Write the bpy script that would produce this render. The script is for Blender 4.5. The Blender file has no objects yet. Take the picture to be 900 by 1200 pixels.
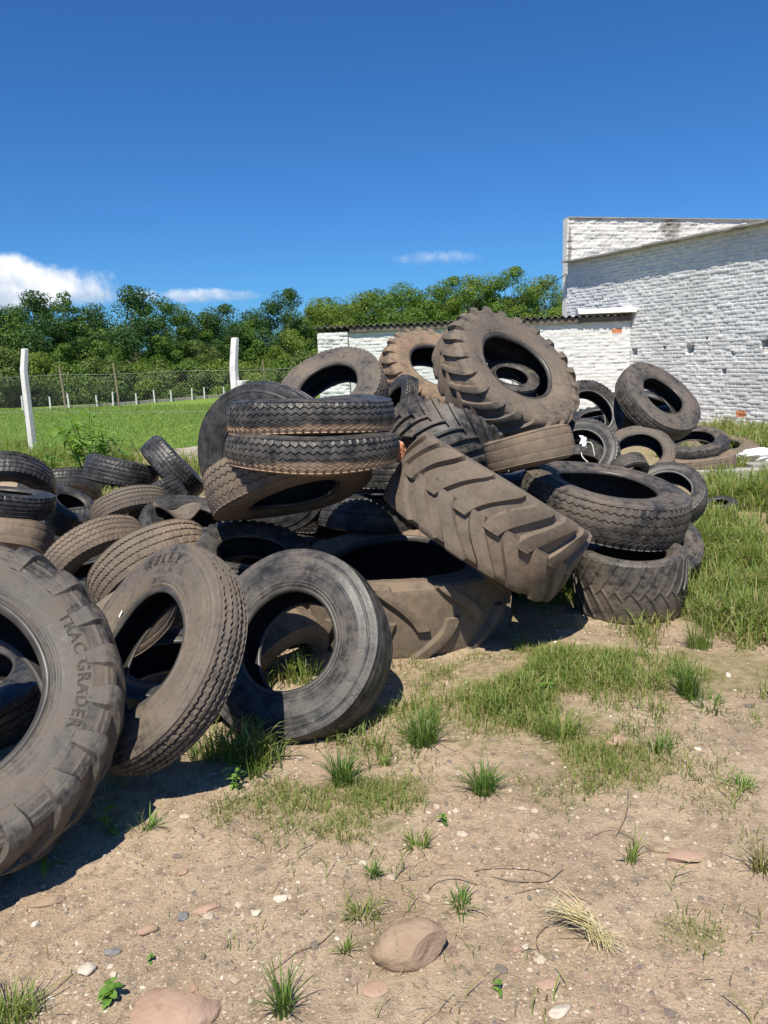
import bpy, math, random
import numpy as np
from mathutils import Vector, Matrix

scene = bpy.context.scene
COL = scene.collection
RNG = np.random.default_rng(7)
random.seed(7)

# ------------------------------------------------------------------ helpers
def tag(o, label=None, cat=None, group=None, kind=None):
    if label: o['label'] = label
    if cat: o['category'] = cat
    if group: o['group'] = group
    if kind: o['kind'] = kind
    return o

def empty(name, loc=(0, 0, 0), label=None, cat=None, group=None, rot=None):
    o = bpy.data.objects.new(name, None)
    o.empty_display_size = 0.1
    COL.objects.link(o)
    o.location = loc
    if rot is not None: o.rotation_euler = rot
    return tag(o, label, cat, group)

def make_mesh(name, V, Fs, smooth=True, sharp=None, attrs=None):
    """V (n,3); Fs list of int arrays (m,k)"""
    me = bpy.data.meshes.new(name)
    V = np.asarray(V, dtype=np.float32)
    Fs = [np.asarray(f, dtype=np.int32) for f in Fs if len(f)]
    me.vertices.add(len(V)); me.vertices.foreach_set('co', V.ravel())
    nl = sum(f.size for f in Fs); nf = sum(len(f) for f in Fs)
    me.loops.add(nl); me.polygons.add(nf)
    me.loops.foreach_set('vertex_index', np.concatenate([f.ravel() for f in Fs]))
    tot = np.concatenate([np.full(len(f), f.shape[1], dtype=np.int32) for f in Fs])
    st = np.concatenate([[0], np.cumsum(tot)[:-1]]).astype(np.int32)
    me.polygons.foreach_set('loop_start', st)
    me.polygons.foreach_set('use_smooth', np.full(nf, bool(smooth)))
    me.update(calc_edges=True)
    me.validate()
    if smooth and sharp: me.set_sharp_from_angle(angle=math.radians(sharp))
    if attrs:
        for k, a in attrs.items():
            at = me.attributes.new(k, 'FLOAT', 'POINT')
            at.data.foreach_set('value', np.asarray(a, dtype=np.float32))
    return me

def obj(name, me, mat, parent=None):
    if mat is not None and len(me.materials) == 0: me.materials.append(mat)
    o = bpy.data.objects.new(name, me)
    COL.objects.link(o)
    if parent is not None: o.parent = parent
    return o

class MB:
    """collects pieces into one mesh"""
    def __init__(s): s.V = []; s.F = {}; s.n = 0
    def add(s, V, *Fs):
        V = np.asarray(V, dtype=float).reshape(-1, 3)
        for f in Fs:
            f = np.asarray(f, dtype=np.int64)
            if len(f): s.F.setdefault(f.shape[1], []).append(f + s.n)
        s.V.append(V); s.n += len(V)
    def box(s, c, size, R=None):
        x, y, z = [a / 2 for a in size]
        V = np.array([[-x,-y,-z],[x,-y,-z],[x,y,-z],[-x,y,-z],[-x,-y,z],[x,-y,z],[x,y,z],[-x,y,z]])
        if R is not None: V = V @ np.asarray(R).T
        s.add(V + np.asarray(c), [[3,2,1,0],[4,5,6,7],[0,1,5,4],[1,2,6,5],[2,3,7,6],[3,0,4,7]])
    def tube(s, pts, rad, n=6, cap=True):
        pts = np.asarray(pts, dtype=float); m = len(pts)
        rad = np.broadcast_to(np.asarray(rad, dtype=float), (m,))
        t = np.gradient(pts, axis=0); t /= np.linalg.norm(t, axis=1)[:, None] + 1e-12
        ref = np.array([0, 0, 1.0]) if abs(t[:, 2]).mean() < .9 else np.array([1.0, 0, 0])
        a = np.cross(t, ref); a /= np.linalg.norm(a, axis=1)[:, None] + 1e-12
        b = np.cross(t, a)
        th = np.arange(n) * 2 * np.pi / n
        V = pts[:, None] + rad[:, None, None] * (a[:, None] * np.cos(th)[None, :, None] + b[:, None] * np.sin(th)[None, :, None])
        i = np.arange(m - 1)[:, None] * n; j = np.arange(n)[None]; k = (j + 1) % n
        q = np.stack([i + j, i + k, i + n + k, i + n + j], -1).reshape(-1, 4)
        Fs = [q]
        if cap: Fs.append(np.array([np.arange(n)[::-1]])); Fs.append(np.array([np.arange(n) + (m - 1) * n]))
        s.add(V.reshape(-1, 3), *Fs)
    def mesh(s, name, smooth=True, sharp=40):
        return make_mesh(name, np.concatenate(s.V), [np.concatenate(v) for v in s.F.values()], smooth, sharp)
    def obj(s, name, mat, parent=None, smooth=True, sharp=40):
        return obj(name, s.mesh(name, smooth, sharp), mat, parent)

def _hash(ix, iy, seed):
    h = (ix.astype(np.int64) * 374761393 + iy.astype(np.int64) * 668265263 + seed * 974711) & 0x7fffffff
    h = ((h ^ (h >> 13)) * 1274126177) & 0x7fffffff
    h = (h ^ (h >> 16))
    return (h & 0xffff) / 65535.0
def vnoise(x, y, seed=0):
    x = np.asarray(x, float); y = np.asarray(y, float)
    ix = np.floor(x); iy = np.floor(y); fx = x - ix; fy = y - iy
    fx = fx * fx * (3 - 2 * fx); fy = fy * fy * (3 - 2 * fy)
    a = _hash(ix, iy, seed); b = _hash(ix + 1, iy, seed); c = _hash(ix, iy + 1, seed); d = _hash(ix + 1, iy + 1, seed)
    return (a * (1 - fx) + b * fx) * (1 - fy) + (c * (1 - fx) + d * fx) * fy
def fbm(x, y, oct=4, seed=0):
    s = 0; a = .5; t = 0
    for k in range(oct):
        s = s + a * vnoise(x * 2 ** k, y * 2 ** k, seed + k * 17); t += a; a *= .5
    return s / t
def sstep(a, b, x):
    t = np.clip((x - a) / (b - a), 0, 1); return t * t * (3 - 2 * t)

# ------------------------------------------------------------------ materials
class NT:
    def __init__(s, name):
        s.m = bpy.data.materials.new(name); s.m.use_nodes = True
        s.t = s.m.node_tree; s.t.nodes.clear()
        s.out = s.t.nodes.new('ShaderNodeOutputMaterial')
    def n(s, typ, ins=None, out=0, **props):
        nd = s.t.nodes.new('ShaderNode' + typ)
        for k, v in props.items(): setattr(nd, k, v)
        for k, v in (ins or {}).items():
            sk = nd.inputs[k]
            if isinstance(v, bpy.types.NodeSocket): s.t.links.new(v, sk)
            else: sk.default_value = v
        return nd.outputs[out]
    def math(s, op, a, b=0.0, c=0.0, clamp=False):
        return s.n('Math', {0: a, 1: b, 2: c}, operation=op, use_clamp=clamp)
    def mix(s, f, a, b, blend='MIX'):
        nd = s.t.nodes.new('ShaderNodeMix'); nd.data_type = 'RGBA'; nd.blend_type = blend
        for k, v in ((0, f), (6, a), (7, b)):
            if isinstance(v, bpy.types.NodeSocket): s.t.links.new(v, nd.inputs[k])
            elif k == 0: nd.inputs[k].default_value = v
            else: nd.inputs[k].default_value = (*v, 1) if len(v) == 3 else v
        return nd.outputs[2]
    def ramp(s, v, lo, hi):
        return s.n('MapRange', {0: v, 1: lo, 2: hi, 3: 0.0, 4: 1.0}, interpolation_type='SMOOTHSTEP')
    def noise(s, vec, scale, detail=4.0, rough=.55, dist=0.0):
        return s.n('TexNoise', {'Vector': vec, 'Scale': scale, 'Detail': detail, 'Roughness': rough, 'Distortion': dist})
    def attr(s, name, kind='OBJECT', out=2):
        return s.n('Attribute', out=out, attribute_type=kind, attribute_name=name)
    def coord(s, which='Object'):
        nd = s.t.nodes.new('ShaderNodeTexCoord'); return nd.outputs[which]
    def bump(s, h, strength=.4, dist=.01):
        return s.n('Bump', {'Strength': strength, 'Distance': dist, 'Height': h})
    def principled(s, col, rough=.7, normal=None, spec=.3, **kw):
        ins = {'Base Color': col if isinstance(col, bpy.types.NodeSocket) else (*col, 1), 'Roughness': rough, 'Specular IOR Level': spec}
        if normal is not None: ins['Normal'] = normal
        ins.update(kw)
        sh = s.n('BsdfPrincipled', ins)
        s.t.links.new(sh, s.out.inputs['Surface']); return s.m

def mat_rubber(name, part):
    N = NT(name); co = N.coord()
    seed = N.attr('seed'); dust = N.attr('dust'); band = N.attr('band')
    off = N.n('CombineXYZ', {0: seed, 1: N.math('MULTIPLY', seed, 1.7), 2: N.math('MULTIPLY', seed, -2.3)})
    v = N.n('VectorMath', {0: co, 1: off}, operation='ADD')
    n1 = N.noise(v, 3.2, 5, .6, .4); n2 = N.noise(v, 13, 6, .65); n3 = N.noise(v, 140, 3, .6); n4 = N.noise(v, 1.1, 2)
    sep = N.n('SeparateXYZ', {0: co}); x = sep; y = sep.node.outputs[1]; z = sep.node.outputs[2]
    rad = N.math('SQRT', N.math('ADD', N.math('MULTIPLY', x, x), N.math('MULTIPLY', y, y)))
    # circumferential scuff streaks
    ang = N.math('ARCTAN2', y, x)
    sv = N.n('CombineXYZ', {0: N.math('MULTIPLY', rad, 95.0), 1: N.math('ADD', N.math('MULTIPLY', ang, 1.4), seed), 2: N.math('MULTIPLY', z, 45.0)})
    n5 = N.noise(sv, 1.0, 4, .6)
    base = N.mix(N.ramp(n2, .32, .68), (.013, .0128, .0128), (.066, .063, .060))
    base = N.mix(N.math('MULTIPLY', N.ramp(n5, .45, .75), .45), base, (.105, .098, .090))
    dcol = N.mix(N.ramp(n4, .35, .65), (.265, .182, .118), (.178, .140, .102))
    gcol = N.mix(N.ramp(n4, .35, .65), (.200, .160, .122), (.140, .122, .102))
    dcol = N.mix(N.ramp(dust, .52, .85), gcol, dcol)
    dcol = N.mix(N.ramp(n2, .40, .70), dcol, (.125, .096, .072))
    m = N.math('ADD', N.math('MULTIPLY', n1, .50), N.math('MULTIPLY', n2, .42))
    m = N.math('ADD', m, N.math('MULTIPLY', n5, .20))
    m = N.math('ADD', m, N.math('MULTIPLY', N.math('SUBTRACT', N.noise(v, 48, 5, .7), .5), .30))
    m = N.math('ADD', m, N.math('SUBTRACT', dust, 1.03))
    m = N.math('MULTIPLY', N.ramp(m, -.06, .25), .93)
    col = N.mix(m, base, dcol)
    # clay coated belt along one edge of the tread
    bz = N.math('ADD', N.math('MULTIPLY', z, -12.0), N.math('MULTIPLY', n1, .9))
    bz = N.math('ADD', bz, N.math('MULTIPLY', n2, .5))
    bm = N.math('MULTIPLY', N.ramp(bz, 1.12, 1.42), band)
    col = N.mix(bm, col, (.40, .27, .175))
    # torn, pale scratches and light flecks
    fleck = N.ramp(N.noise(v, 60, 2, .5), .70, .76)
    col = N.mix(N.math('MULTIPLY', fleck, .45), col, (.27, .24, .20))
    crack = N.ramp(N.noise(v, 26, 7, .75, 1.2), .66, .74)
    col = N.mix(N.math('MULTIPLY', crack, .55), col, (.012, .012, .012))
    h = N.math('ADD', N.math('MULTIPLY', n3, .25), N.math('MULTIPLY', n2, 1.0))
    h = N.math('ADD', h, N.math('MULTIPLY', n5, .30))
    bmp = N.bump(h, .55 if part == 'tread' else .42, .006)
    rough = N.math('ADD', .44, N.math('MULTIPLY', m, .44))
    return N.principled(col, rough, bmp, .42)

M = {}
M['tread'] = mat_rubber('rubber_tread', 'tread')
M['side'] = mat_rubber('rubber_sidewall', 'side')

def simple(name, c1, c2, scale=8, rough=.8, bump=.2, bdist=.004, spec=.3, detail=6, metal=0, c3=None):
    N = NT(name); co = N.coord(); n = N.noise(co, scale, detail, .6)
    col = N.mix(N.ramp(n, .3, .7), c1, c2)
    if c3: col = N.mix(N.ramp(N.noise(co, scale * 3.7, 5, .6), .58, .7), col, c3)
    return N.principled(col, rough, N.bump(N.noise(co, scale * 6, 4), bump, bdist), spec, Metallic=metal)
M['liner'] = simple('rubber_liner', (.022, .021, .020), (.050, .046, .042), 10, .6, .2, .002)
M['bead'] = simple('rubber_bead', (.035, .034, .033), (.085, .075, .066), 9, .42, .2, .002, .45)
M['beadpale'] = simple('rubber_bead_pale', (.12, .12, .12), (.24, .23, .22), 9, .45, .2, .002, .4)
M['letter'] = simple('rubber_lettering', (.034, .031, .028), (.100, .082, .064), 30, .6, .2, .001)
M['letterdust'] = simple('rubber_lettering_dusty', (.050, .043, .036), (.115, .092, .070), 30, .75, .2, .001)
M['white_label'] = simple('paper_label', (.75, .75, .73), (.8, .8, .8), 20, .7, .05, .001)
M['concrete_white'] = simple('whitewashed_concrete', (.62, .615, .59), (.74, .735, .71), 9, .85, .6, .008, .2, 6, 0, (.34, .32, .28))
M['concrete_grey'] = simple('grey_concrete', (.26, .25, .23), (.40, .385, .355), 7, .9, .6, .01, .2, 7, 0, (.20, .18, .155))
M['concrete_low'] = simple('pale_low_wall', (.27, .24, .19), (.46, .42, .35), 4, .9, .7, .012, .2, 7, 0, (.25, .22, .17))
M['wood'] = simple('weathered_wood', (.20, .14, .10), (.30, .23, .17), 6, .85, .4, .004)
M['wire'] = simple('galvanised_wire', (.42, .42, .41), (.52, .51, .50), 12, .5, .1, .001, .5, 3, .6)
M['twig'] = simple('dry_twig', (.20, .14, .09), (.33, .25, .16), 20, .8, .2, .001)
M['string'] = simple('white_string', (.62, .60, .55), (.74, .72, .68), 40, .8, .2, .001)
M['bark'] = simple('tree_bark', (.10, .075, .055), (.19, .155, .12), 5, .9, .8, .03)
M['fibro'] = simple('fibre_cement_roof', (.13, .12, .11), (.25, .235, .21), 3, .92, .4, .008, .2, 7, 0, (.07, .065, .055))
M['beam'] = simple('dark_roof_beam', (.10, .085, .07), (.17, .145, .12), 3, .9, .3, .005)
M['sack'] = simple('white_plastic_sack', (.74, .75, .77), (.82, .82, .83), 9, .5, .2, .004, .4)
M['bottle_green'] = simple('green_litter', (.10, .34, .20), (.16, .42, .27), 9, .45, .1, .002, .5)
M['litter_white'] = simple('white_litter', (.66, .68, .64), (.75, .76, .72), 9, .5, .1, .002, .4)
M['litter_orange'] = simple('orange_litter', (.50, .20, .12), (.56, .25, .15), 9, .6, .1, .002, .3)
M['cable'] = simple('black_cable', (.02, .02, .02), (.03, .03, .03), 9, .6, .1, .001)
M['worn_orange'] = None

def mat_stone(name, c1, c2, c3):
    N = NT(name); co = N.coord()
    n = N.noise(co, 7, 7, .65); n2 = N.noise(co, 42, 5, .6)
    col = N.mix(N.ramp(n, .3, .7), c1, c2); col = N.mix(N.ramp(n2, .55, .75), col, c3)
    return N.principled(col, .85, N.bump(N.math('ADD', N.math('MULTIPLY', n, .8), N.math('MULTIPLY', n2, .5)), .6, .008), .25)
M['stone_tan'] = mat_stone('tan_stone', (.27, .19, .13), (.36, .265, .185), (.20, .14, .10))
M['stone_red'] = mat_stone('red_sandstone', (.33, .215, .155), (.42, .29, .215), (.25, .155, .11))
M['stone_white'] = mat_stone('pale_quartz', (.46, .40, .32), (.58, .52, .44), (.36, .29, .22))
M['stone_grey'] = mat_stone('grey_stone', (.17, .165, .165), (.25, .24, .235), (.12, .12, .12))

def mat_leaf(name, c1, c2, c3, trans=.35, rough=.55):
    N = NT(name)
    ri = N.n('NewGeometry', out='Random Per Island')
    col = N.mix(N.ramp(ri, 0.0, .7), c1, c2); col = N.mix(N.ramp(ri, .78, 1.0), col, c3)
    a = N.n('BsdfPrincipled', {'Base Color': col, 'Roughness': rough, 'Specular IOR Level': .25})
    tcol = N.mix(1.0, col, (1.5, 1.7, .7), 'MULTIPLY')
    b = N.n('BsdfTranslucent', {'Color': tcol})
    mx = N.n('MixShader', {0: trans, 1: a, 2: b}); N.t.links.new(mx, N.out.inputs['Surface'])
    return N.m
M['grass'] = mat_leaf('grass_blades', (.120, .185, .036), (.215, .280, .070), (.46, .39, .21))
M['turf'] = mat_leaf('field_blades', (.120, .205, .028), (.175, .255, .042), (.27, .30, .08))
M['grass_dark'] = mat_leaf('tuft_blades', (.080, .155, .030), (.150, .235, .055), (.36, .33, .15))
M['grass_dry'] = mat_leaf('dry_grass_blades', (.33, .27, .14), (.24, .25, .08), (.44, .37, .22))
M['weed'] = mat_leaf('weed_leaves', (.10, .20, .035), (.17, .30, .06), (.24, .36, .09))
M['straw'] = mat_leaf('straw', (.50, .42, .24), (.60, .52, .33), (.66, .60, .42), .2)
M['leaf_a'] = mat_leaf('tree_leaves_dark', (.048, .100, .016), (.092, .165, .025), (.165, .235, .040), .28)
M['leaf_b'] = mat_leaf('tree_leaves_mid', (.065, .130, .021), (.112, .192, .032), (.185, .262, .050), .30)
M['leaf_c'] = mat_leaf('tree_leaves_yellowish', (.095, .150, .021), (.155, .220, .036), (.225, .285, .056), .30)
M['leaf_e'] = mat_leaf('tree_leaves_deep', (.024, .062, .016), (.046, .100, .022), (.085, .150, .034), .25)
M['leaf_d'] = mat_leaf('bush_leaves_olive', (.070, .115, .026), (.120, .170, .042), (.180, .215, .062), .25)

def mat_gravel():
    N = NT('gravel_pebbles')
    ri = N.n('NewGeometry', out='Random Per Island')
    r = N.t.nodes.new('ShaderNodeValToRGB'); N.t.links.new(ri, r.inputs[0])
    cr = r.color_ramp; cr.interpolation = 'CONSTANT'
    cols = [(0, (.40, .31, .225)), (.28, (.23, .170, .125)), (.48, (.48, .39, .295)), (.62, (.12, .105, .098)), (.76, (.36, .23, .165)), (.85, (.54, .46, .36)), (.965, (.66, .61, .53))]
    cr.elements[0].color = (*cols[0][1], 1); cr.elements[1].position = cols[1][0]; cr.elements[1].color = (*cols[1][1], 1)
    for p, c in cols[2:]:
        e = cr.elements.new(p); e.color = (*c, 1)
    n = N.noise(N.coord(), 60, 4)
    col = N.mix(.25, r.outputs[0], N.mix(n, (.2, .15, .11), (.45, .37, .29)))
    return N.principled(col, .88, N.bump(N.noise(N.coord(), 150, 3), .3, .002), .2)
M['gravel'] = mat_gravel()

def mat_ground():
    N = NT('ground_soil_and_grass'); co = N.coord()
    n0 = N.noise(co, .55, 4, .6); n1 = N.noise(co, 2.6, 5, .6, .3); n2 = N.noise(co, 16, 6, .65); n3 = N.noise(co, 75, 5, .7)
    vor = N.n('TexVoronoi', {'Vector': co, 'Scale': 95.0}, out=0)
    vcol = N.n('TexVoronoi', {'Vector': co, 'Scale': 95.0}, out=1)
    soil = N.mix(N.ramp(n1, .3, .7), (.300, .228, .155), (.475, .370, .258))
    soil = N.mix(N.math('MULTIPLY', N.ramp(n0, .42, .62), .45), soil, (.430, .310, .208))
    soil = N.mix(N.math('MULTIPLY', N.ramp(n2, .46, .68), .65), soil, (.165, .122, .090))
    soil = N.mix(N.math('MULTIPLY', N.ramp(n3, .5, .75), .45), soil, (.62, .515, .395))
    spk = N.math('MULTIPLY', N.ramp(vor, .30, .12), .5)
    soil = N.mix(spk, soil, N.mix(.65, (.36, .29, .23), vcol, 'MULTIPLY'))
    g = N.attr('grass', 'GEOMETRY'); fl = N.attr('field', 'GEOMETRY')
    thatch = N.mix(N.ramp(n2, .35, .65), (.29, .23, .13), (.20, .18, .075))
    gm = N.math('MULTIPLY', N.ramp(N.math('ADD', g, N.math('MULTIPLY', N.math('ADD', N.math('MULTIPLY', N.math('SUBTRACT', n2, .5), 1.5), N.math('MULTIPLY', N.math('SUBTRACT', n1, .5), 1.2)), 1.0)), .35, 1.0), .75)
    col = N.mix(gm, soil, thatch)
    sy = N.n('VectorMath', {0: co, 1: (1.0, .25, 1.0)}, operation='MULTIPLY')
    f1 = N.noise(sy, .35, 4, .6); f2 = N.noise(sy, 9.0, 5, .7)
    fld = N.mix(N.ramp(f1, .35, .65), (.135, .225, .030), (.180, .262, .045))
    fld = N.mix(N.math('MULTIPLY', N.ramp(f2, .45, .7), .5), fld, (.110, .205, .022))
    col = N.mix(fl, col, fld)
    h = N.math('ADD', N.math('MULTIPLY', n2, .8), N.math('MULTIPLY', n3, .5))
    h = N.math('ADD', h, N.math('MULTIPLY', N.ramp(vor, .45, .05), .12))
    return N.principled(col, .95, N.bump(h, .9, .022), .12)
M['ground'] = mat_ground()

def mat_white_wall(name, c_lo, c_hi, grime=.35, brick_spots=True, dark=0.0):
    N = NT(name); co = N.coord()
    n1 = N.noise(co, .8, 5, .6); n2 = N.noise(co, 6, 6, .65); n3 = N.noise(co, 40, 4, .6)
    col = N.mix(N.ramp(n2, .3, .7), c_lo, c_hi)
    col = N.mix(N.math('MULTIPLY', N.ramp(n1, .48, .68), grime), col, tuple(c * .72 for c in c_lo))
    # flaked patches that show the masonry under the whitewash
    fl = N.ramp(N.math('ADD', N.math('MULTIPLY', n2, .6), N.math('MULTIPLY', n3, .4)), .655, .70)
    col = N.mix(N.math('MULTIPLY', fl, .55), col, (.30, .27, .24))
    st = N.attr('stain', 'GEOMETRY'); br = N.attr('brick', 'GEOMETRY')
    sm = N.ramp(N.math('ADD', st, N.math('MULTIPLY', N.math('SUBTRACT', N.noise(co, 9, 6, .7), .5), 1.3)), .35, .75)
    col = N.mix(N.math('MULTIPLY', sm, .85), col, (.20, .18, .15))
    bm = N.ramp(N.math('ADD', br, N.math('MULTIPLY', N.math('SUBTRACT', n2, .5), .7)), .4, .6)
    col = N.mix(bm, col, (.50, .20, .10))
    h = N.math('ADD', N.math('MULTIPLY', n2, .6), N.math('MULTIPLY', n3, .5))
    return N.principled(col, .9, N.bump(h, .5, .012), .15)
M['wall_rough'] = mat_white_wall('whitewashed_rough_brick', (.56, .56, .56), (.68, .68, .675), .4)
M['wall_upper'] = mat_white_wall('whitewashed_upper_brick', (.66, .64, .595), (.74, .725, .685), .3)
M['wall_shed'] = mat_white_wall('whitewashed_shed_brick', (.60, .597, .585), (.68, .676, .667), .2)

# ------------------------------------------------------------------ camera
CAMROT = [[0.9993908270190958, 0.03489949670250097, -0.0, 0.0], [-0.006838421814859526, 0.19582677914573282, -0.980614658546613, 0.0], [-0.03422295804237163, 0.9800172945919478, 0.19594614424251772, 1.75], [0, 0, 0, 1]]
cam = bpy.data.cameras.new('camera'); camo = bpy.data.objects.new('camera', cam); COL.objects.link(camo)
cam.sensor_fit = 'VERTICAL'; cam.sensor_height = 36.0; cam.lens = 27.0
cam.clip_start = .05; cam.clip_end = 3000
camo.matrix_world = Matrix(CAMROT)
scene.camera = camo

# ------------------------------------------------------------------ light and sky
SUN = Vector((-.12, -.50, .86)).normalized()
el = math.asin(SUN.z); az = math.atan2(SUN.x, SUN.y)
sl = bpy.data.lights.new('sun', 'SUN'); sl.energy = 5.0; sl.angle = math.radians(.53); sl.color = (1.0, .93, .80)
so = bpy.data.objects.new('sun', sl); COL.objects.link(so)
so.rotation_euler = SUN.to_track_quat('Z', 'Y').to_euler(); so.location = (0, 0, 30)

CLOUDS = [((-0.4165, 0.90491, 0.08757), (0.9084, 0.41811, -0.0), (0.03661, -0.07955, 0.99616), 0.1334, 0.0425, 0.0232, 24.0, 1.5, 0.6, 1.0), ((-0.22171, 0.97162, 0.08241), (0.97494, 0.22246, -0.0), (0.01833, -0.08035, 0.9966), 0.0853, 0.0114, 0.0094, 40.0, 2.2, 1.3, 0.85), ((0.06882, 0.99052, 0.11885), (0.9976, -0.06931, 0.0), (-0.00824, -0.11857, 0.99291), 0.0548, 0.0116, 0.0095, 40.0, 2.8, 1.7, 0.5)]
world = bpy.data.worlds.new('World'); scene.world = world; world.use_nodes = True
class WT(NT):
    def __init__(s, w):
        s.t = w.node_tree; s.t.nodes.clear(); s.out = s.t.nodes.new('ShaderNodeOutputWorld')
W = WT(world)
sky = W.t.nodes.new('ShaderNodeTexSky'); sky.sky_type = 'NISHITA'; sky.sun_disc = False
sky.sun_elevation = el; sky.sun_rotation = az; sky.altitude = 300; sky.air_density = 1.0; sky.dust_density = .35; sky.ozone_density = 3.0
D = W.coord('Generated')
tint = W.mix(1.0, sky.outputs[0], (.27, .62, 1.04), 'MULTIPLY')
col = tint
for (c, e1, e2, ra, rt, rb, ns, k, soft, bright) in CLOUDS:
    dc = W.n('VectorMath', {0: D, 1: c}, out=1, operation='DOT_PRODUCT')
    a = W.math('DIVIDE', W.n('VectorMath', {0: D, 1: e1}, out=1, operation='DOT_PRODUCT'), dc)
    b = W.math('DIVIDE', W.n('VectorMath', {0: D, 1: e2}, out=1, operation='DOT_PRODUCT'), dc)
    pv = W.n('CombineXYZ', {0: a, 1: b, 2: ra * 3})
    nz = W.noise(pv, ns, 7, .58, .15); nz2 = W.noise(pv, ns * .4, 2)
    up = W.math('GREATER_THAN', b, 0.0)
    rr = W.math('ADD', W.math('MULTIPLY', up, rt - rb), rb)
    e = W.math('ADD', W.math('POWER', W.math('ABSOLUTE', W.math('DIVIDE', a, ra)), 2.0), W.math('POWER', W.math('ABSOLUTE', W.math('DIVIDE', b, rr)), 2.0))
    m = W.math('ADD', W.math('SUBTRACT', 1.0, e), W.math('MULTIPLY', W.math('SUBTRACT', nz, .5), k))
    m = W.math('ADD', m, W.math('MULTIPLY', W.math('SUBTRACT', nz2, .5), k * .6))
    m = W.ramp(m, .0, soft)
    m = W.math('MULTIPLY', m, W.math('GREATER_THAN', dc, 0.2))
    if bright < .9: m = W.math('MULTIPLY', m, bright)
    sh = W.ramp(W.math('ADD', W.math('DIVIDE', b, rt), W.math('MULTIPLY', W.math('SUBTRACT', W.noise(pv, ns * 1.3, 6), .5), 3.0)), -.5, 1.0)
    cc = W.mix(sh, (5.0, 5.9, 7.3), (10.2, 10.3, 10.4))
    col = W.mix(m, col, cc)
bg = W.n('Background', {'Color': col, 'Strength': .085})
W.t.links.new(bg, W.out.inputs['Surface'])
scene.view_settings.view_transform = 'Standard'; scene.view_settings.look = 'None'
scene.view_settings.exposure = 0.42; scene.view_settings.gamma = 1.0

# ------------------------------------------------------------------ ground
PATCHES = [(2.775, 6.825, 0.751, 1.77, 1500, 0.17, 0.4), (3.978, 8.252, 0.501, 1.322, 1300, 0.24, 0.4), (1.814, 5.1, 0.721, 0.713, 1500, 0.12, 0.4), (1.829, 3.957, 0.4, 0.404, 1900, 0.08, 0.2), (2.238, 4.741, 0.36, 0.772, 1300, 0.18, 0.4), (0.951, 4.954, 0.391, 0.409, 2000, 0.08, 0.2), (1.581, 5.583, 0.431, 0.553, 1500, 0.09, 0.15), (0.476, 3.648, 0.625, 0.591, 1500, 0.055, 0.25), (0.801, 3.44, 0.438, 0.39, 1500, 0.06, 0.2), (0.884, 3.062, 0.396, 0.282, 1800, 0.04, 0.3), (0.576, 2.824, 0.202, 0.304, 1600, 0.025, 0.25), (0.654, 4.169, 0.336, 0.347, 1500, 0.06, 0.25), (0.108, 3.986, 0.209, 0.387, 1500, 0.09, 0.2), (1.239, 4.081, 0.679, 0.701, 1500, 0.05, 0.3), (-0.615, 3.182, 0.328, 0.137, 2200, 0.13, 0.08), (-0.192, 3.194, 0.288, 0.168, 1400, 0.07, 0.1), (-0.418, 2.809, 0.394, 0.206, 1700, 0.02, 0.15), (-0.04, 2.873, 0.227, 0.164, 2200, 0.02, 0.2), (-0.139, 2.628, 0.194, 0.097, 1400, 0.02, 0.2), (0.868, 2.051, 0.192, 0.112, 2000, 0.018, 0.2), (-1.068, 1.828, 0.109, 0.052, 1300, 0.05, 0.3), (-0.503, 1.989, 0.14, 0.146, 500, 0.05, 0.4), (0.716, 2.474, 0.238, 0.336, 260, 0.03, 0.4), (-1.202, 2.812, 0.261, 0.302, 1100, 0.08, 0.15), (-1.315, 2.504, 0.143, 0.139, 700, 0.08, 0.2), (-0.09, 6.457, 0.294, 0.394, 900, 0.16, 0.05), (-0.491, 3.946, 0.188, 0.225, 450, 0.12, 0.05), (-1.955, 3.739, 0.137, 0.404, 900, 0.12, 0.05), (1.222, 5.376, 0.362, 0.279, 2400, 0.13, 0.05), (0.57, 4.647, 0.478, 0.243, 2000, 0.1, 0.05), (0.082, 4.726, 0.164, 0.468, 1700, 0.1, 0.05), (1.69, 5.087, 0.425, 0.252, 2400, 0.12, 0.1), (4.759, 10.692, 0.621, 2.147, 900, 0.22, 0.3), (6.425, 13.105, 0.733, 2.356, 500, 0.25, 0.5), (7.225, 15.107, 0.98, 1.445, 260, 0.25, 0.7), (1.29, 2.791, 0.297, 0.18, 300, 0.03, 0.3), (1.248, 2.417, 0.088, 0.186, 500, 0.05, 0.5), (0.42, 5.573, 0.619, 0.839, 500, 0.08, 0.1), (1.612, 3.345, 0.232, 0.15, 900, 0.04, 0.3), (-0.888, 2.537, 0.19, 0.202, 160, 0.03, 0.3), (1.116, 4.234, 1.141, 1.297, 420, 0.05, 0.4), (1.231, 3.03, 0.594, 0.412, 300, 0.035, 0.4), (0.155, 3.261, 0.609, 0.469, 260, 0.04, 0.35), (0.357, 2.15, 0.657, 0.301, 60, 0.04, 0.5), (-6.5, 14.3, 2.6, 1.3, 420, 0.26, 0.25), (-4.6, 13.2, 1.6, 1.0, 420, 0.24, 0.3), (-2.9, 12.6, 1.2, 0.9, 320, 0.22, 0.35), (-8.3, 15.4, 2.0, 1.2, 400, 0.26, 0.2), (-3.6, 10.6, 1.4, 1.0, 260, 0.16, 0.4), (0.6, 1.9, 1.5, 0.9, 45, 0.05, 0.9), (-0.6, 2.2, 0.8, 0.7, 60, 0.045, 0.9), (1.6, 3.0, 1.2, 0.9, 70, 0.05, 0.85), (0.5, 2.9, 0.8, 0.5, 90, 0.035, 0.8)]      # grass patches: x, y, rx, ry, blades per m2, blade length, dryness
FENCE_A = (-7.303, 16.1); FENCE_B = (-2.568, 13.858)
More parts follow.
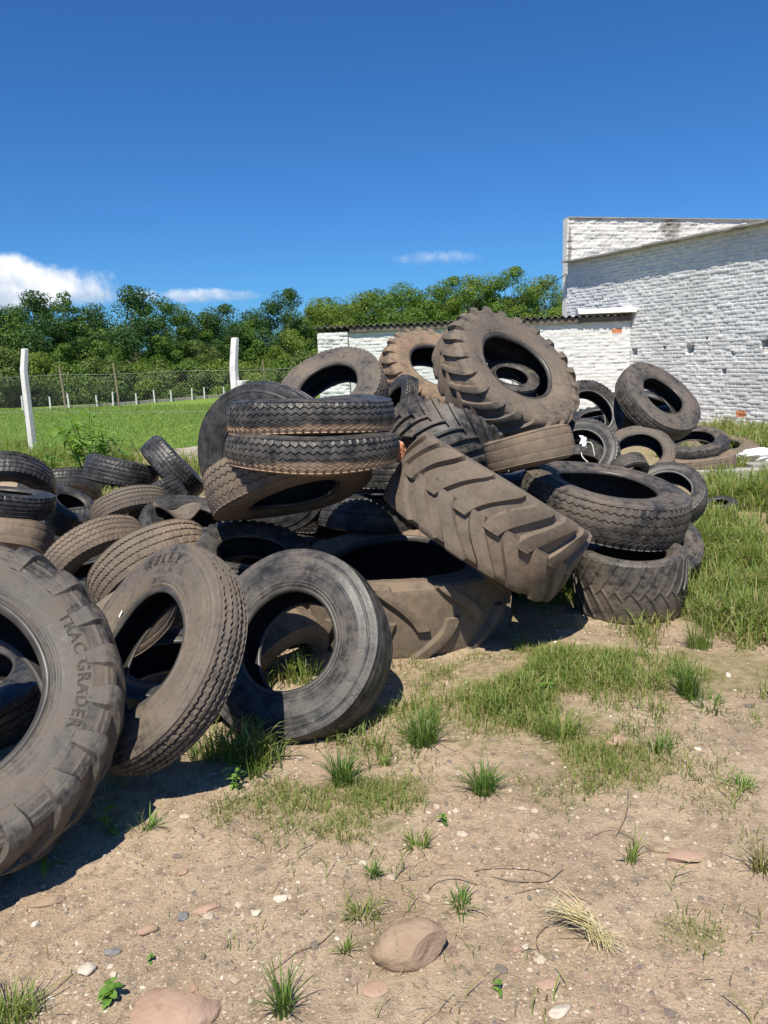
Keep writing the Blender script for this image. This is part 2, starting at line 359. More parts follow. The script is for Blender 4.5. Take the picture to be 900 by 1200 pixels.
fd = np.array(FENCE_B) - np.array(FENCE_A); fd = fd / np.linalg.norm(fd); fnr = np.array([-fd[1], fd[0]])
if fnr[1] < 0: fnr = -fnr
def beyond(x, y):  # distance beyond the fence line
    return (x - FENCE_A[0]) * fnr[0] + (y - FENCE_A[1]) * fnr[1]
def grass_cover(x, y):
    g = np.zeros_like(x)
    for (px, py, rx, ry, dens, ln, dry) in PATCHES:
        e = ((x - px) / rx) ** 2 + ((y - py) / ry) ** 2
        e = e + (fbm(x * 2.2, y * 2.2, 4, 91) - .5) * 2.6
        g = np.maximum(g, np.clip(dens / 2000, .1, 1) * sstep(1.3, .1, e))
    return g
def gz(x, y):
    x = np.asarray(x, float); y = np.asarray(y, float)
    d = beyond(x, y)
    s = sstep(0.2, 1.5, d)
    leftish = sstep(3.2, 1.0, x - (y - 12) * .1)
    z = (fbm(x * .9, y * .9, 3, 3) - .5) * .05 * sstep(60, 20, y)
    z = z + (fbm(x * 7, y * 7, 4, 9) - .5) * .022 * sstep(14, 5, y)
    drop = -.20 * s - .8 * np.clip((d - .5) / 32, 0, 1)
    z = z * (1 - .7 * s) + drop * leftish
    return z
def axis_pts(lo, hi, d0, d1, step, far):
    a = list(np.arange(lo, hi, step)); s = step
    p = hi
    while p < d1: a.append(p); s *= 1.09; p += s
    b = []; s = step; p = lo - step
    while p > d0: b.append(p); s *= 1.12; p -= s
    return np.array(b[::-1] + a + [d1])
gx = axis_pts(-2.2, 3.4, -700, 700, .017, 0); gy = axis_pts(1.2, 6.4, -60, 900, .017, 0)
X, Y = np.meshgrid(gx, gy)
Z = gz(X, Y)
nx, ny = len(gx), len(gy)
i = np.arange(ny - 1)[:, None] * nx + np.arange(nx - 1)[None]
q = np.stack([i, i + 1, i + nx + 1, i + nx], -1).reshape(-1, 4)
fieldm = sstep(.1, .5, beyond(X, Y)) * sstep(3.6, 2.2, X - (Y - 12) * .1)
far_any = sstep(26, 32, Y)
fieldm = np.maximum(fieldm, far_any)
gcov = grass_cover(X, Y)
rightback = sstep(2.6, 4.4, X + .25 * (Y - 6)) * sstep(5.0, 6.2, Y)
gcov = np.maximum(gcov, .8 * rightback * (1 - fieldm))
gm = make_mesh('ground', np.stack([X, Y, Z], -1).reshape(-1, 3), [q], True, None, {'grass': gcov.ravel(), 'field': fieldm.ravel()})
tag(obj('ground', gm, M['ground']), kind='structure')

# ------------------------------------------------------------------ tyres
def catmull(P, n):
    P = np.asarray(P, float); P = np.vstack([2 * P[0] - P[1], P, 2 * P[-1] - P[-2]])
    m = len(P) - 3; out = []
    for t in np.linspace(0, m - 1e-9, n):
        k = int(t); s = t - k; a, b, c, d = P[k:k + 4]
        out.append(.5 * (2 * b + (c - a) * s + (2 * a - 5 * b + 4 * c - d) * s * s + (3 * b - a - 3 * c + d) * s ** 3))
    return np.array(out)

def lathe(r, z, flip=False):
    """r,z arrays (nT,nP) -> verts, quads (closed round)"""
    nT, nP = r.shape
    th = (np.arange(nT) * 2 * np.pi / nT)[:, None]
    V = np.stack([r * np.cos(th), r * np.sin(th), z], -1).reshape(-1, 3)
    a = np.arange(nT)[:, None]; b = (a + 1) % nT; p = np.arange(nP - 1)[None]
    q = np.stack([a * nP + p, b * nP + p, b * nP + p + 1, a * nP + p + 1], -1).reshape(-1, 4)
    if flip: q = q[:, ::-1]
    return V, q

def side_profile(R, W, rim, n=44):
    h = R - rim
    P = catmull([(.440, R - .17 * h), (.475, R - .29 * h), (.497, R - .45 * h), (.490, R - .62 * h), (.462, R - .78 * h), (.432, R - .885 * h), (.425, R - .91 * h)], n)
    P[:, 0] *= W
    t = np.linspace(0, 1, n)
    for c, w, a in ((.10, .020, .004), (.30, .012, .003), (.345, .012, .002), (.70, .015, .003), (.80, .03, .005), (.90, .015, .004)):
        P[:, 0] += a * (R / .5) * np.exp(-((t - c) / w) ** 2)
    return P

SPEC = {  # width ratio, rim ratio, ring count, groove offsets (in W), groove width, depth, zig amplitude, periods
 'rib':   dict(nt=300, gro=(-.27, -.09, .09, .27), gw=.013, gd=.011, amp=.004, per=100, sipe=.004, notch=0),
 'zig':   dict(nt=264, gro=(-.26, -.09, .09, .26), gw=.0075, gd=.009, amp=.0075, per=66, sipe=.0, notch=66),
 'truck': dict(nt=240, gro=(-.25, -.085, .085, .25), gw=.010, gd=.009, amp=.004, per=60, sipe=.002, notch=60),
 'car':   dict(nt=208, gro=(-.24, -.08, .08, .24), gw=.009, gd=.007, amp=.0015, per=52, sipe=.002, notch=52),
 'worn':  dict(nt=220, gro=(-.24, .0, .24), gw=.010, gd=.003, amp=.003, per=55, sipe=.001, notch=0),
 'block': dict(nt=240, gro=(-.12, .12), gw=.014, gd=.012, amp=.012, per=40, sipe=.0, notch=40),
 'bald':  dict(nt=160, gro=(-.18, .18), gw=.008, gd=.002, amp=.002, per=40, sipe=.0, notch=0),
}

def warp(V, seed, R, amt):
    rg = np.random.default_rng(int(seed * 977) + 5)
    a = np.arctan2(V[:, 1], V[:, 0]); p = rg.uniform(0, 6.28, 6)
    k = 1 + amt * (.012 * np.sin(2 * a + p[0]) + .006 * np.sin(3 * a + p[1]) + .004 * np.sin(7 * a + p[2]))
    dz = amt * R * (.020 * np.sin(2 * a + p[3]) + .010 * np.sin(3 * a + p[4]))
    kz = 1 + amt * .05 * np.sin(2 * a + p[5])
    V = V.copy(); V[:, 0] *= k; V[:, 1] *= k; V[:, 2] = V[:, 2] * kz + dz
    return V

LUG = {  # lugs per side, height, width, slant, sidewall reach
 'lug': dict(n=22, h=.031, w=.078, sl=1.05, reach=.27), 'lugsparse': dict(n=12, h=.028, w=.085, sl=-1.0, reach=.22), 'slant': dict(n=24, h=.012, w=.060, sl=.55, reach=.35),
 'lugwide': dict(n=18, h=.030, w=.140, sl=.85, reach=.16), 'grader': dict(n=21, h=.024, w=.095, sl=.8, reach=.33)}

def tyre_meshes(kind, R, W, rimf, seed, amt):
    rim = R * rimf; h = R - rim; out = {}
    rg = np.random.default_rng(int(seed * 131) + 1)
    if kind in LUG:
        L = LUG[kind]; nT = 160; hl = L['h'] * R / .66; Rb = R - hl
        prof = catmull([(-.440, R - .17 * h - hl * .0), (-.425, R - .12 * h - hl * .4), (-.385, Rb - .012), (-.2, Rb - .002), (0, Rb), (.2, Rb - .002), (.385, Rb - .012), (.425, R - .12 * h - hl * .4), (.440, R - .17 * h)], 41)
        prof[:, 0] *= W
        V, q = lathe(np.tile(prof[:, 1], (nT, 1)), np.tile(prof[:, 0], (nT, 1)))
        b = MB(); b.add(V, q)
        # outer body path from past the centre line, over the shoulder and down the sidewall
        half = np.vstack([prof[20:][:, ::1], side_profile(R, W, rim)[1:]])
        zz, rr = half[:, 0], half[:, 1]
        s = np.concatenate([[0], np.cumsum(np.hypot(np.diff(zz), np.diff(rr)))])
        sh = s[20]; end = sh + L['reach'] * h
        su = np.concatenate([[-.055 * W], np.linspace(0, sh * .80, 9), np.linspace(sh * .88, sh * 1.1, 5), np.linspace(sh * 1.16, end, 5)])
        za = np.interp(np.maximum(su, 0), s, zz) + np.minimum(su, 0); ra = np.interp(np.maximum(su, 0), s, rr)
        dz = np.gradient(za, su); dr = np.gradient(ra, su); nn = np.hypot(dz, dr); nz_, nr_ = -dr / nn, dz / nn
        t = np.clip(su / sh, -.2, 1.0)
        top = np.where(su < sh, R - .014 * (su / sh) ** 2 * (R / .66), 0)
        for side in (-1, 1):
            for k in range(L['n']):
                th0 = (k + (.5 if side > 0 else 0)) * 2 * np.pi / L['n'] + rg.normal(0, .006)
                ths = th0 + side * 0 + (L['sl'] * W * .5 / R) * (t ** .9 * np.sign(t + 1e-9) if False else np.sign(t) * np.abs(t) ** (1.35 if kind in ('lugsparse', 'lugwide') else .85))
                wv = L['w'] * (R / .66) * (1 + .22 * np.clip(su / sh, 0, 1)) * (1 + rg.normal(0, .06)) * (1 + .06 * np.sin(su * 31 + k * 2.3))
                fade = np.where(su > sh, 1 - sstep(sh * 1.02, end, su) * .92, 1.0)
                fade = np.where(su < .02 * W, .93, fade)
                hh = hl * fade * (1 + rg.normal(0, .09)) * (1 + .12 * np.sin(su * 23 + k * 1.7) * (su < sh))
                hh = np.where(su <= sh, np.maximum(hh, 0), hh)
                ztop = za + nz_ * (hh + .0); rtop = ra + nr_ * (hh + .0)
                zb = za - nz_ * .006; rb = ra - nr_ * .006
                pts = []
                for (zq, rq, o) in ((zb, rb, -.5), (ztop, rtop, -.36), (ztop + 0, rtop + .003, 0.0), (ztop, rtop, .36), (zb, rb, .5)):
                    a = ths + o * wv / R * np.where(su > sh, 1 - .25 * sstep(sh, end, su), 1)
                    pts.append(np.stack([rq * np.cos(a), rq * np.sin(a), side * zq], -1))
                P = np.stack(pts, 1); m = len(su)
                ii = np.arange(m - 1)[:, None] * 5 + np.arange(4)[None]
                qq = np.stack([ii, ii + 1, ii + 6, ii + 5], -1).reshape(-1, 4)
                if side > 0: qq = qq[:, ::-1]
                e = (m - 1) * 5
                b.add(P.reshape(-1, 3), qq, [[0, 1, 2, 3, 4] if side < 0 else [4, 3, 2, 1, 0], [e + 4, e + 3, e + 2, e + 1, e] if side < 0 else [e, e + 1, e + 2, e + 3, e + 4]])
        tV = np.concatenate(b.V); tF = [np.concatenate(v) for v in b.F.values()]
        out['tread'] = (tV, tF, 33)
    else:
        S = SPEC[kind]; nT = S['nt']; k = R / .5
        gw = S['gw'] * max(k, .75); gd = S['gd'] * max(k, .75)
        per = S['per']; seg = nT // per
        ph = np.arange(nT) % seg
        tri = {2: [1, -1], 3: [1, 0, -1], 4: [0, 1, 0, -1], 5: [0, 1, .3, -.3, -1], 6: [0, .66, .66, 0, -.66, -.66]}.get(seg, np.sin(np.arange(seg) * 2 * np.pi / seg))
        zig = np.asarray(tri, float)[ph] * S['amp'] * k
        crown = .016 * k
        zs = .405 * W
        def rc(z): return R - crown * (z / zs) ** 2
        cols_r, cols_z = [], []
        def addp(z, r): cols_z.append(np.broadcast_to(z, (nT,)).copy()); cols_r.append(np.broadcast_to(r, (nT,)).copy())
        nS = S['notch']
        notch = ((np.arange(nT) * nS // nT) != (np.roll(np.arange(nT), 1) * nS // nT)).astype(float) if nS else np.zeros(nT)
        if kind == 'block':
            w = nT // nS; notch = ((np.arange(nT) % w) < 2).astype(float) * 2.2
        sip = np.zeros((8, nT))
        for j in range(8): sip[j] = (rg.random(nT) < (.5 if S['sipe'] else 0)) * S['sipe'] * rg.random(nT) * 2
        addp(-.440 * W, R - .17 * h - (notch * .002 if kind == 'block' else 0)); addp(-.432 * W, R - .10 * h - notch * .009 * k); addp(-.422 * W, R - .055 * h - notch * .012 * k); addp(-zs, rc(zs) - notch * .011 * k)
        if kind == 'block': addp(-.30 * W, rc(.3 * W) - notch * .011 * k)
        addp(-zs * .93, rc(zs * .93) - notch * .006 * k * (1 if kind != 'block' else 2))
        gro = [g * W for g in S['gro']]; prev = -zs * .93
        for j, g in enumerate(gro):
            if kind == 'block': addp(.5 * (prev + g) , rc(g) - notch * .009 * k * (1 if j == 0 else 0))
            s_ = sip[j]
            addp(g - gw / 2 - .003 + zig, rc(g) - s_ * .6); addp(g - gw / 2 + zig, rc(g) - .0008 - s_)
            addp(g - gw * .32 + zig, rc(g) - gd); addp(g + gw * .32 + zig, rc(g) - gd)
            addp(g + gw / 2 + zig, rc(g) - .0008 - sip[j + 1]); addp(g + gw / 2 + .003 + zig, rc(g) - sip[j + 1] * .6)
            prev = g
        if kind == 'block': addp(.5 * (gro[-1] + zs), rc(.3 * W) - notch * .009 * k); addp(.30 * W + .02 * W, rc(.3 * W) - notch * .011 * k)
        addp(zs * .93, rc(zs * .93) - notch * .006 * k); addp(zs, rc(zs) - notch * .011 * k); addp(.422 * W, R - .055 * h - notch * .012 * k); addp(.432 * W, R - .10 * h - notch * .009 * k); addp(.440 * W, R - .17 * h)
        r = np.stack(cols_r, 1); z = np.stack(cols_z, 1)
        r[:, 3:-3] += (rg.random((nT, 1)) - .5) * .0012 * k
        V, q = lathe(r, z); out['tread'] = (V, [q], 28)
    sp = side_profile(R, W, rim)
    nT = 128 if kind not in LUG else 160
    for nm, sg in (('sidewall', 1), ('sidewall_far', -1)):
        V, q = lathe(np.tile(sp[:, 1], (nT, 1)), np.tile(sp[:, 0] * sg, (nT, 1)), sg < 0)
        out[nm] = (V, [q], None)
    bp = np.array([(.425 * W, R - .91 * h), (.431 * W, R - .925 * h), (.430 * W, R - .95 * h), (.415 * W, R - .978 * h), (.385 * W, R - h), (.350 * W, R - h), (.330 * W, R - .955 * h)])
    bp = catmull(bp, 16)
    for nm, sg in (('bead', 1), ('bead_far', -1)):
        V, q = lathe(np.tile(bp[:, 1], (nT, 1)), np.tile(bp[:, 0] * sg, (nT, 1)), sg < 0); out[nm] = (V, [q], None)
    ip = catmull([(.330 * W, R - .955 * h), (.385 * W, R - .80 * h), (.435 * W, R - .60 * h), (.440 * W, R - .42 * h), (.385 * W, R - .25 * h), (.22 * W, R - .19 * h), (0, R - .18 * h)], 16)
    ip = np.vstack([ip, ip[-2::-1] * [-1, 1]])
    V, q = lathe(np.tile(ip[:, 1], (nT, 1)), np.tile(ip[:, 0], (nT, 1))); out['inner_liner'] = (V, [q], None)
    return {k: (warp(v[0], seed, R, amt), v[1], v[2]) for k, v in out.items()}

MESHCACHE = {}
def build_tyre(name, label, cat, group, kind, loc, n, xax, R, W, rimf, seed, dust, band, amt, spin, pale=False, lk=None):
    root = empty(name, loc, label, cat, group)
    z = Vector(n).normalized(); x = Vector(xax); x = (x - z * x.dot(z)).normalized(); y = z.cross(x)
    rot = Matrix((x, y, z)).transposed() @ Matrix.Rotation(spin, 3, 'Z')
    root.rotation_mode = 'QUATERNION'; root.rotation_quaternion = rot.to_quaternion()
    key = (kind, round(R, 3), round(W, 3), rimf, seed)
    if key not in MESHCACHE:
        MESHCACHE[key] = {}
        for p, (V, Fs, sharp) in tyre_meshes(kind, R, W, rimf, seed, amt).items():
            MESHCACHE[key][p] = make_mesh(p.replace('_far', ''), V, Fs, True, sharp)
    ms = MESHCACHE[key]; parts = {}
    def part(p, m, parent, nm=None):
        o = obj(nm or p, ms[p], m, parent); o['seed'] = float(seed); o['dust'] = float(dust); o['band'] = float(band); parts[p] = o; return o
    part('tread', M['tread'], root)
    part('inner_liner', M['liner'], root)
    a = part('sidewall', M['side'], root); b = part('sidewall_far', M['side'], root, 'sidewall')
    bm = M['beadpale'] if pale else M['bead']
    part('bead', bm, a); part('bead_far', bm, b, 'bead')
    return root, parts

def lettering(text, R, W, rimf, size, rt, start, mat, parent, outline=False, seed=0, amt=0, spacing=1.0):
    cu = bpy.data.curves.new('lettering', 'FONT'); cu.body = text; cu.size = size; cu.space_character = spacing
    if outline: cu.fill_mode = 'NONE'; cu.bevel_depth = .0014; cu.bevel_resolution = 1
    else: cu.extrude = .0022; cu.offset = .0015
    cu.resolution_u = 3
    to = bpy.data.objects.new('lettering', cu); COL.objects.link(to)
    me = bpy.data.meshes.new_from_object(to.evaluated_get(bpy.context.evaluated_depsgraph_get()))
    bpy.data.objects.remove(to)
    n = len(me.vertices); co = np.empty(n * 3, np.float32); me.vertices.foreach_get('co', co); co = co.reshape(-1, 3).astype(float)
    sp = side_profile(R, W, R * rimf); rr = rt + co[:, 1]; th = start - co[:, 0] / rt
    zz = np.interp(rr, sp[::-1, 1], sp[::-1, 0]) + .0018 + co[:, 2]
    V = warp(np.stack([rr * np.cos(th), rr * np.sin(th), zz], -1), seed, R, amt)
    me.vertices.foreach_set('co', V.astype(np.float32).ravel()); me.update(); me.name = 'lettering'
    me.materials.clear()
    return obj('lettering', me, mat, parent)

TYRES = [
 ('T1', 'grader_tyre', 'huge dusty lug tyre with embossed outlined lettering, cut by the left edge in front', 'discarded tyres in the pile', 'grader', (-1.659, 2.609, 0.5559), (0.3283, -0.6161, 0.7159), (-0.1981, 0.6962, 0.69), 0.66, 0.3828, 0.55, 1, 0.56, 0, 0.8, 0, False),
 ('T2', 'truck_tyre', 'brown truck tyre lettered KELLY leaning between the big lettered tyre and the smooth grey one', 'discarded tyres in the pile', 'rib', (-1.016, 3.132, 0.527), (-0.584, -0.5609, 0.5868), (0.329, 0.4972, 0.8028), 0.5, 0.18, 0.52, 2, 0.6, 0, 0.8, 0, False),
 ('T3', 'truck_tyre', 'smooth grey black truck tyre leaning at the front with grass seen through its hole', 'discarded tyres in the pile', 'worn', (-0.4679, 3.663, 0.3448), (-0.3071, -0.7504, 0.5853), (0.1788, 0.5585, 0.81), 0.49, 0.2744, 0.51, 3, 0.46, 0, 0.8, 1, False),
 ('S1', 'truck_tyre', 'zigzag truck tyre with brown lower edge, upper one of the stacked flat pair', 'discarded tyres in the pile', 'zig', (-0.4184, 4.619, 1.43), (0.0026, 0.0392, 0.9992), (0.2016, 0.9787, -0.0389), 0.5, 0.2, 0.55, 4, 0.42, 1, 0.8, 0.3, False),
 ('S2', 'truck_tyre', 'zigzag truck tyre with brown lower edge, lower one of the stacked flat pair', 'discarded tyres in the pile', 'zig', (-0.402, 4.487, 1.24), (0.0227, 0.0548, 0.9982), (0.0874, 0.9946, -0.0566), 0.5, 0.2, 0.55, 5, 0.45, 0.75, 0.8, 2.1, False),
 ('S0', 'truck_tyre', 'brown grey truck tyre leaning back on top behind the stacked flat pair', 'discarded tyres in the pile', 'truck', (-0.4159, 6.778, 1.449), (-0.265, -0.6157, 0.7421), (0.2409, 0.7029, 0.6692), 0.5, 0.28, 0.53, 6, 0.6, 0, 0.8, 1, False),
 ('T4', 'truck_tyre', 'large upright black tyre standing behind the left side of the stacked pair', 'discarded tyres in the pile', 'worn', (-0.8732, 5.937, 1.02), (-0.365, -0.9298, -0.0469), (-0.0546, -0.0289, 0.9981), 0.6, 0.252, 0.54, 7, 0.32, 0, 0.8, 2, False),
 ('T5', 'truck_tyre', 'brown zigzag tyre tilted face down in shade under the stacked pair', 'discarded tyres in the pile', 'zig', (-0.5832, 4.749, 1.037), (0.2431, -0.3542, -0.903), (0.8159, -0.4288, 0.3878), 0.52, 0.2912, 0.52, 8, 0.72, 0, 0.8, 0.5, False),
 ('T6', 'truck_tyre', 'grey tyre with pale shoulder blocks behind the top of the smooth grey black one', 'discarded tyres in the pile', 'block', (-0.8417, 4.633, 0.5068), (0.2394, -0.3579, 0.9025), (-0.2851, 0.8627, 0.4178), 0.4, 0.224, 0.54, 9, 0.45, 0, 0.8, 0.5, False),
 ('T8', 'tractor_tyre', 'wide clay brown lug tyre lying flat on the ground with grass in its hole', 'discarded tyres in the pile', 'lugsparse', (0.0774, 5.007, 0.2286), (-0.0045, -0.0558, 0.9984), (0.155, 0.9863, 0.0558), 0.755, 0.4681, 0.6, 10, 0.9, 0, 0.8, 0.05, False),
 ('T9', 'tractor_tyre', 'wide brown lug tyre seen edge on, slanting across the middle of the pile', 'discarded tyres in the pile', 'lugwide', (0.6241, 4.629, 0.7814), (0.5474, 0.0495, 0.8354), (-0.8083, 0.2899, 0.5125), 0.62, 0.496, 0.55, 11, 0.7, 0, 0.4, 0.9, False),
 ('T10', 'tractor_tyre', 'dark grey lug tyre on edge, right below the two big tyres on top', 'discarded tyres in the pile', 'lug', (0.5186, 6.231, 1.039), (-0.4114, -0.3641, -0.8356), (-0.7909, -0.3131, 0.5258), 0.5, 0.37, 0.55, 12, 0.5, 0, 0.8, 0.4, False),
 ('T11', 'tractor_tyre', 'biggest lug tyre on top of the pile with a small tyre inside its hole', 'discarded tyres in the pile', 'lug', (1.073, 6.592, 1.553), (0.4722, -0.6024, 0.6435), (-0.2533, 0.6065, 0.7536), 0.66, 0.3828, 0.5, 13, 0.64, 0, 0.8, 1.1, False),
 ('T12', 'car_tyre', 'small grey car tyre lying inside the hole of the topmost lug tyre', 'discarded tyres in the pile', 'car', (1.133, 6.746, 1.514), (0.1656, -0.5128, 0.8424), (-0.1263, 0.8361, 0.5338), 0.25, 0.155, 0.56, 14, 0.5, 0, 0.8, 0, False),
 ('T13', 'tractor_tyre', 'tan dusty lug tyre leaning behind the topmost lug tyre', 'discarded tyres in the pile', 'lug', (0.5323, 7.715, 1.571), (0.3167, -0.6178, 0.7197), (-0.1913, 0.7016, 0.6864), 0.55, 0.319, 0.5, 15, 1.0, 0, 0.8, 0, False),
 ('T14', 'car_tyre', 'small crumpled dark tyre on edge right of the stacked pair', 'discarded tyres in the pile', 'car', (0.1869, 6.962, 1.338), (-0.9021, -0.3177, 0.292), (0.2125, 0.2619, 0.9414), 0.26, 0.1612, 0.56, 16, 0.45, 0, 2.4, 0, False),
 ('T15', 'car_tyre', 'short clay brown worn tyre on edge tied with white string', 'discarded tyres in the pile', 'bald', (1.009, 5.239, 1.103), (0.1793, -0.1947, -0.9644), (0.9838, 0.0265, 0.1775), 0.31, 0.2232, 0.6, 17, 1.5, 0, 0.8, 0, False),
 ('T16', 'car_tyre', 'black car tyre with pale inner ring and white ribbon in its hole', 'discarded tyres in the pile', 'car', (1.658, 6.383, 0.8986), (-0.3675, -0.7141, 0.5958), (0.2143, 0.5584, 0.8014), 0.325, 0.195, 0.62, 18, 0.3, 0, 0.8, 0, True),
 ('T17', 'car_tyre', 'grey car tyre with pale inner ring right behind the topmost lug tyre', 'discarded tyres in the pile', 'car', (1.989, 7.391, 1.15), (0.2126, -0.8538, 0.4752), (-0.0317, 0.48, 0.8767), 0.34, 0.204, 0.62, 19, 0.45, 0, 0.8, 0, True),
 ('T18', 'tractor_tyre', 'small dark lug tyre peeping out below the grey one with pale inner ring', 'discarded tyres in the pile', 'lug', (2.295, 8.067, 1.024), (-0.1847, -0.0679, 0.9804), (0.6173, 0.7683, 0.1695), 0.34, 0.2108, 0.55, 20, 0.35, 0, 0.8, 0, False),
 ('T19', 'truck_tyre', 'grey brown tyre tilted at the top right of the pile against the white wall', 'discarded tyres in the pile', 'worn', (2.597, 7.24, 1.273), (0.3741, -0.6299, 0.6806), (-0.2087, 0.6579, 0.7236), 0.42, 0.1932, 0.5, 21, 0.56, 0, 0.8, 0, False),
 ('T20', 'car_tyre', 'brown grey tyre leaning just below the tilted top right one', 'discarded tyres in the pile', 'car', (2.293, 6.815, 0.8201), (-0.0908, -0.6364, 0.766), (0.1169, 0.757, 0.6428), 0.31, 0.186, 0.62, 22, 0.6, 0, 0.8, 0, False),
 ('T21', 'car_tyre', 'small tyre tilted tread up between the ribbon tyre and the thick brown sidewall one', 'discarded tyres in the pile', 'car', (1.984, 6.191, 0.7809), (0.2335, -0.7152, -0.6588), (0.3442, -0.5728, 0.7439), 0.18, 0.126, 0.62, 23, 0.55, 0, 0.8, 0, False),
 ('T22', 'car_tyre', 'brown car tyre with a grey piece lying in its ringed hole', 'discarded tyres in the pile', 'car', (2.305, 6.142, 0.573), (-0.3437, -0.5437, 0.7657), (0.3252, 0.696, 0.6402), 0.31, 0.186, 0.62, 24, 0.45, 0, 0.8, 0, True),
 ('T23', 'truck_tyre', 'flat grey tyre with weeds in its hole, atop the brown one at far right', 'discarded tyres in the pile', 'truck', (4.441, 10.88, 0.4083), (-0.1555, -0.2825, 0.9466), (0.3405, 0.8842, 0.3198), 0.46, 0.1932, 0.58, 25, 0.52, 0, 0.8, 0, False),
 ('T24', 'truck_tyre', 'flat brown tyre lying under the weedy grey one at far right', 'discarded tyres in the pile', 'worn', (4.402, 10.61, 0.1773), (-0.1209, -0.0213, 0.9924), (0.5712, 0.8161, 0.0871), 0.5, 0.23, 0.55, 26, 0.95, 0, 0.8, 0, False),
 ('T25', 'truck_tyre', 'clay brown tyre lying behind the weedy one, rightmost big tyre of the pile', 'discarded tyres in the pile', 'worn', (5.429, 12.38, 0.1165), (0.0641, -0.2398, 0.9687), (-0.0542, 0.9684, 0.2433), 0.62, 0.31, 0.5, 27, 0.95, 0, 1.5, 0, False),
 ('T26', 'truck_tyre', 'grey zigzag truck tyre lying tilted on top of the block tread one at right', 'discarded tyres in the pile', 'zig', (1.587, 5.451, 0.6813), (0.1628, -0.1237, 0.9789), (-0.3488, 0.9208, 0.1744), 0.6, 0.336, 0.58, 28, 0.52, 0, 0.8, 0, False),
 ('T27', 'truck_tyre', 'curved grey tyre leaning behind the right end of the tilted zigzag one', 'discarded tyres in the pile', 'worn', (2.019, 5.727, 0.325), (0.2041, -0.5303, 0.8229), (-0.156, 0.8122, 0.5622), 0.415, 0.2075, 0.6, 29, 0.5, 0, 1.2, 0, False),
 ('T28', 'truck_tyre', 'grey block tread tyre lying flat on the grass at the right foot of the pile', 'discarded tyres in the pile', 'slant', (1.658, 5.043, 0.2208), (-0.0193, -0.0313, 0.9993), (0.2308, 0.9724, 0.0349), 0.37, 0.444, 0.62, 30, 0.55, 0, 0.8, 0, False),
 ('T29', 'car_tyre', 'small dark tyre lying alone in the grass at the right', 'discarded tyres in the pile', 'car', (3.545, 7.946, 0.0789), (-0.1074, -0.141, 0.9842), (0.3758, 0.9107, 0.1715), 0.18, 0.162, 0.5, 31, 0.3, 0, 0.8, 0, False),
 ('T30', 'car_tyre', 'brown tyre lying in the grass seen through the hole of the smooth grey black one', 'discarded tyres in the pile', 'worn', (-0.6675, 4.296, 0.0387), (0.6283, -0.6047, -0.4895), (0.4856, -0.1867, 0.854), 0.33, 0.231, 0.55, 32, 0.75, 0, 0.8, 0, False),
 ('L1', 'truck_tyre', 'black tyre tilted face down at the far left edge above a flat one', 'discarded tyres in the pile', 'truck', (-3.238, 6.497, 0.7629), (0.2142, -0.6366, -0.7409), (0.4009, -0.6344, 0.6609), 0.42, 0.2352, 0.6, 33, 0.12, 0, 0.8, 0, False),
 ('L1b', 'car_tyre', 'dark grey tyre lying flat at the left edge below the black one', 'discarded tyres in the pile', 'car', (-2.891, 5.651, 0.8017), (0.1482, 0.149, 0.9777), (-0.9167, 0.3916, 0.0793), 0.42, 0.1932, 0.6, 34, 0.28, 0, 0.8, 0, False),
 ('L2', 'truck_tyre', 'black zigzag tyre tread up, right behind the black one at the left edge', 'discarded tyres in the pile', 'zig', (-3.707, 8.735, 0.4094), (0.1594, -0.4103, -0.8979), (0.629, -0.6588, 0.4127), 0.45, 0.252, 0.58, 35, 0.15, 0, 0.8, 0, False),
 ('L3', 'car_tyre', 'small grey ribbed tyre with open hole behind the arched brown ones at left', 'discarded tyres in the pile', 'car', (-2.95, 7.058, 0.4734), (0.6151, -0.1611, 0.7718), (-0.6372, 0.4748, 0.607), 0.27, 0.189, 0.5, 36, 0.38, 0, 0.8, 0, False),
 ('L4', 'car_tyre', 'black car tyre on its side left of the crossed one, by the green weed', 'discarded tyres in the pile', 'car', (-2.253, 6.596, 0.8586), (0.2533, 0.1933, 0.9479), (-0.9672, 0.0331, 0.2517), 0.31, 0.2232, 0.6, 37, 0.28, 0, 0.8, 0, False),
 ('L5', 'car_tyre', 'black car tyre slanting steeply in front of the low concrete wall', 'discarded tyres in the pile', 'car', (-1.767, 6.447, 0.8999), (0.7342, 0.2628, 0.626), (-0.6528, 0.0198, 0.7573), 0.31, 0.217, 0.6, 38, 0.28, 0, 0.8, 0, False),
 ('L6', 'car_tyre', 'black straight grooved car tyre crossing below the steeply slanting one', 'discarded tyres in the pile', 'car', (-1.864, 6.045, 0.685), (0.5, -0.0301, -0.8655), (0.8274, 0.3115, 0.4672), 0.3, 0.21, 0.6, 39, 0.3, 0, 0.8, 0, False),
 ('L7', 'truck_tyre', 'arched brown zigzag tyre behind the four grooved one, edge caked in clay', 'discarded tyres in the pile', 'zig', (-1.941, 5.79, 0.6696), (0.3074, -0.4403, -0.8436), (0.7241, -0.467, 0.5076), 0.3, 0.174, 0.58, 40, 0.68, 0, 1.2, 0, False),
 ('L8', 'truck_tyre', 'arched brown grey worn tyre left of the four grooved one', 'discarded tyres in the pile', 'zig', (-2.024, 5.216, 0.4495), (0.5404, -0.427, -0.7251), (0.7186, -0.2141, 0.6616), 0.38, 0.228, 0.58, 41, 0.68, 0, 1.2, 0, False),
 ('L9', 'truck_tyre', 'arched brown tyre with four straight grooves above the KELLY tyre', 'discarded tyres in the pile', 'rib', (-1.462, 4.722, 0.4604), (0.5234, -0.482, -0.7027), (0.6754, -0.2681, 0.687), 0.42, 0.2604, 0.58, 42, 0.7, 0, 1.2, 0, False),
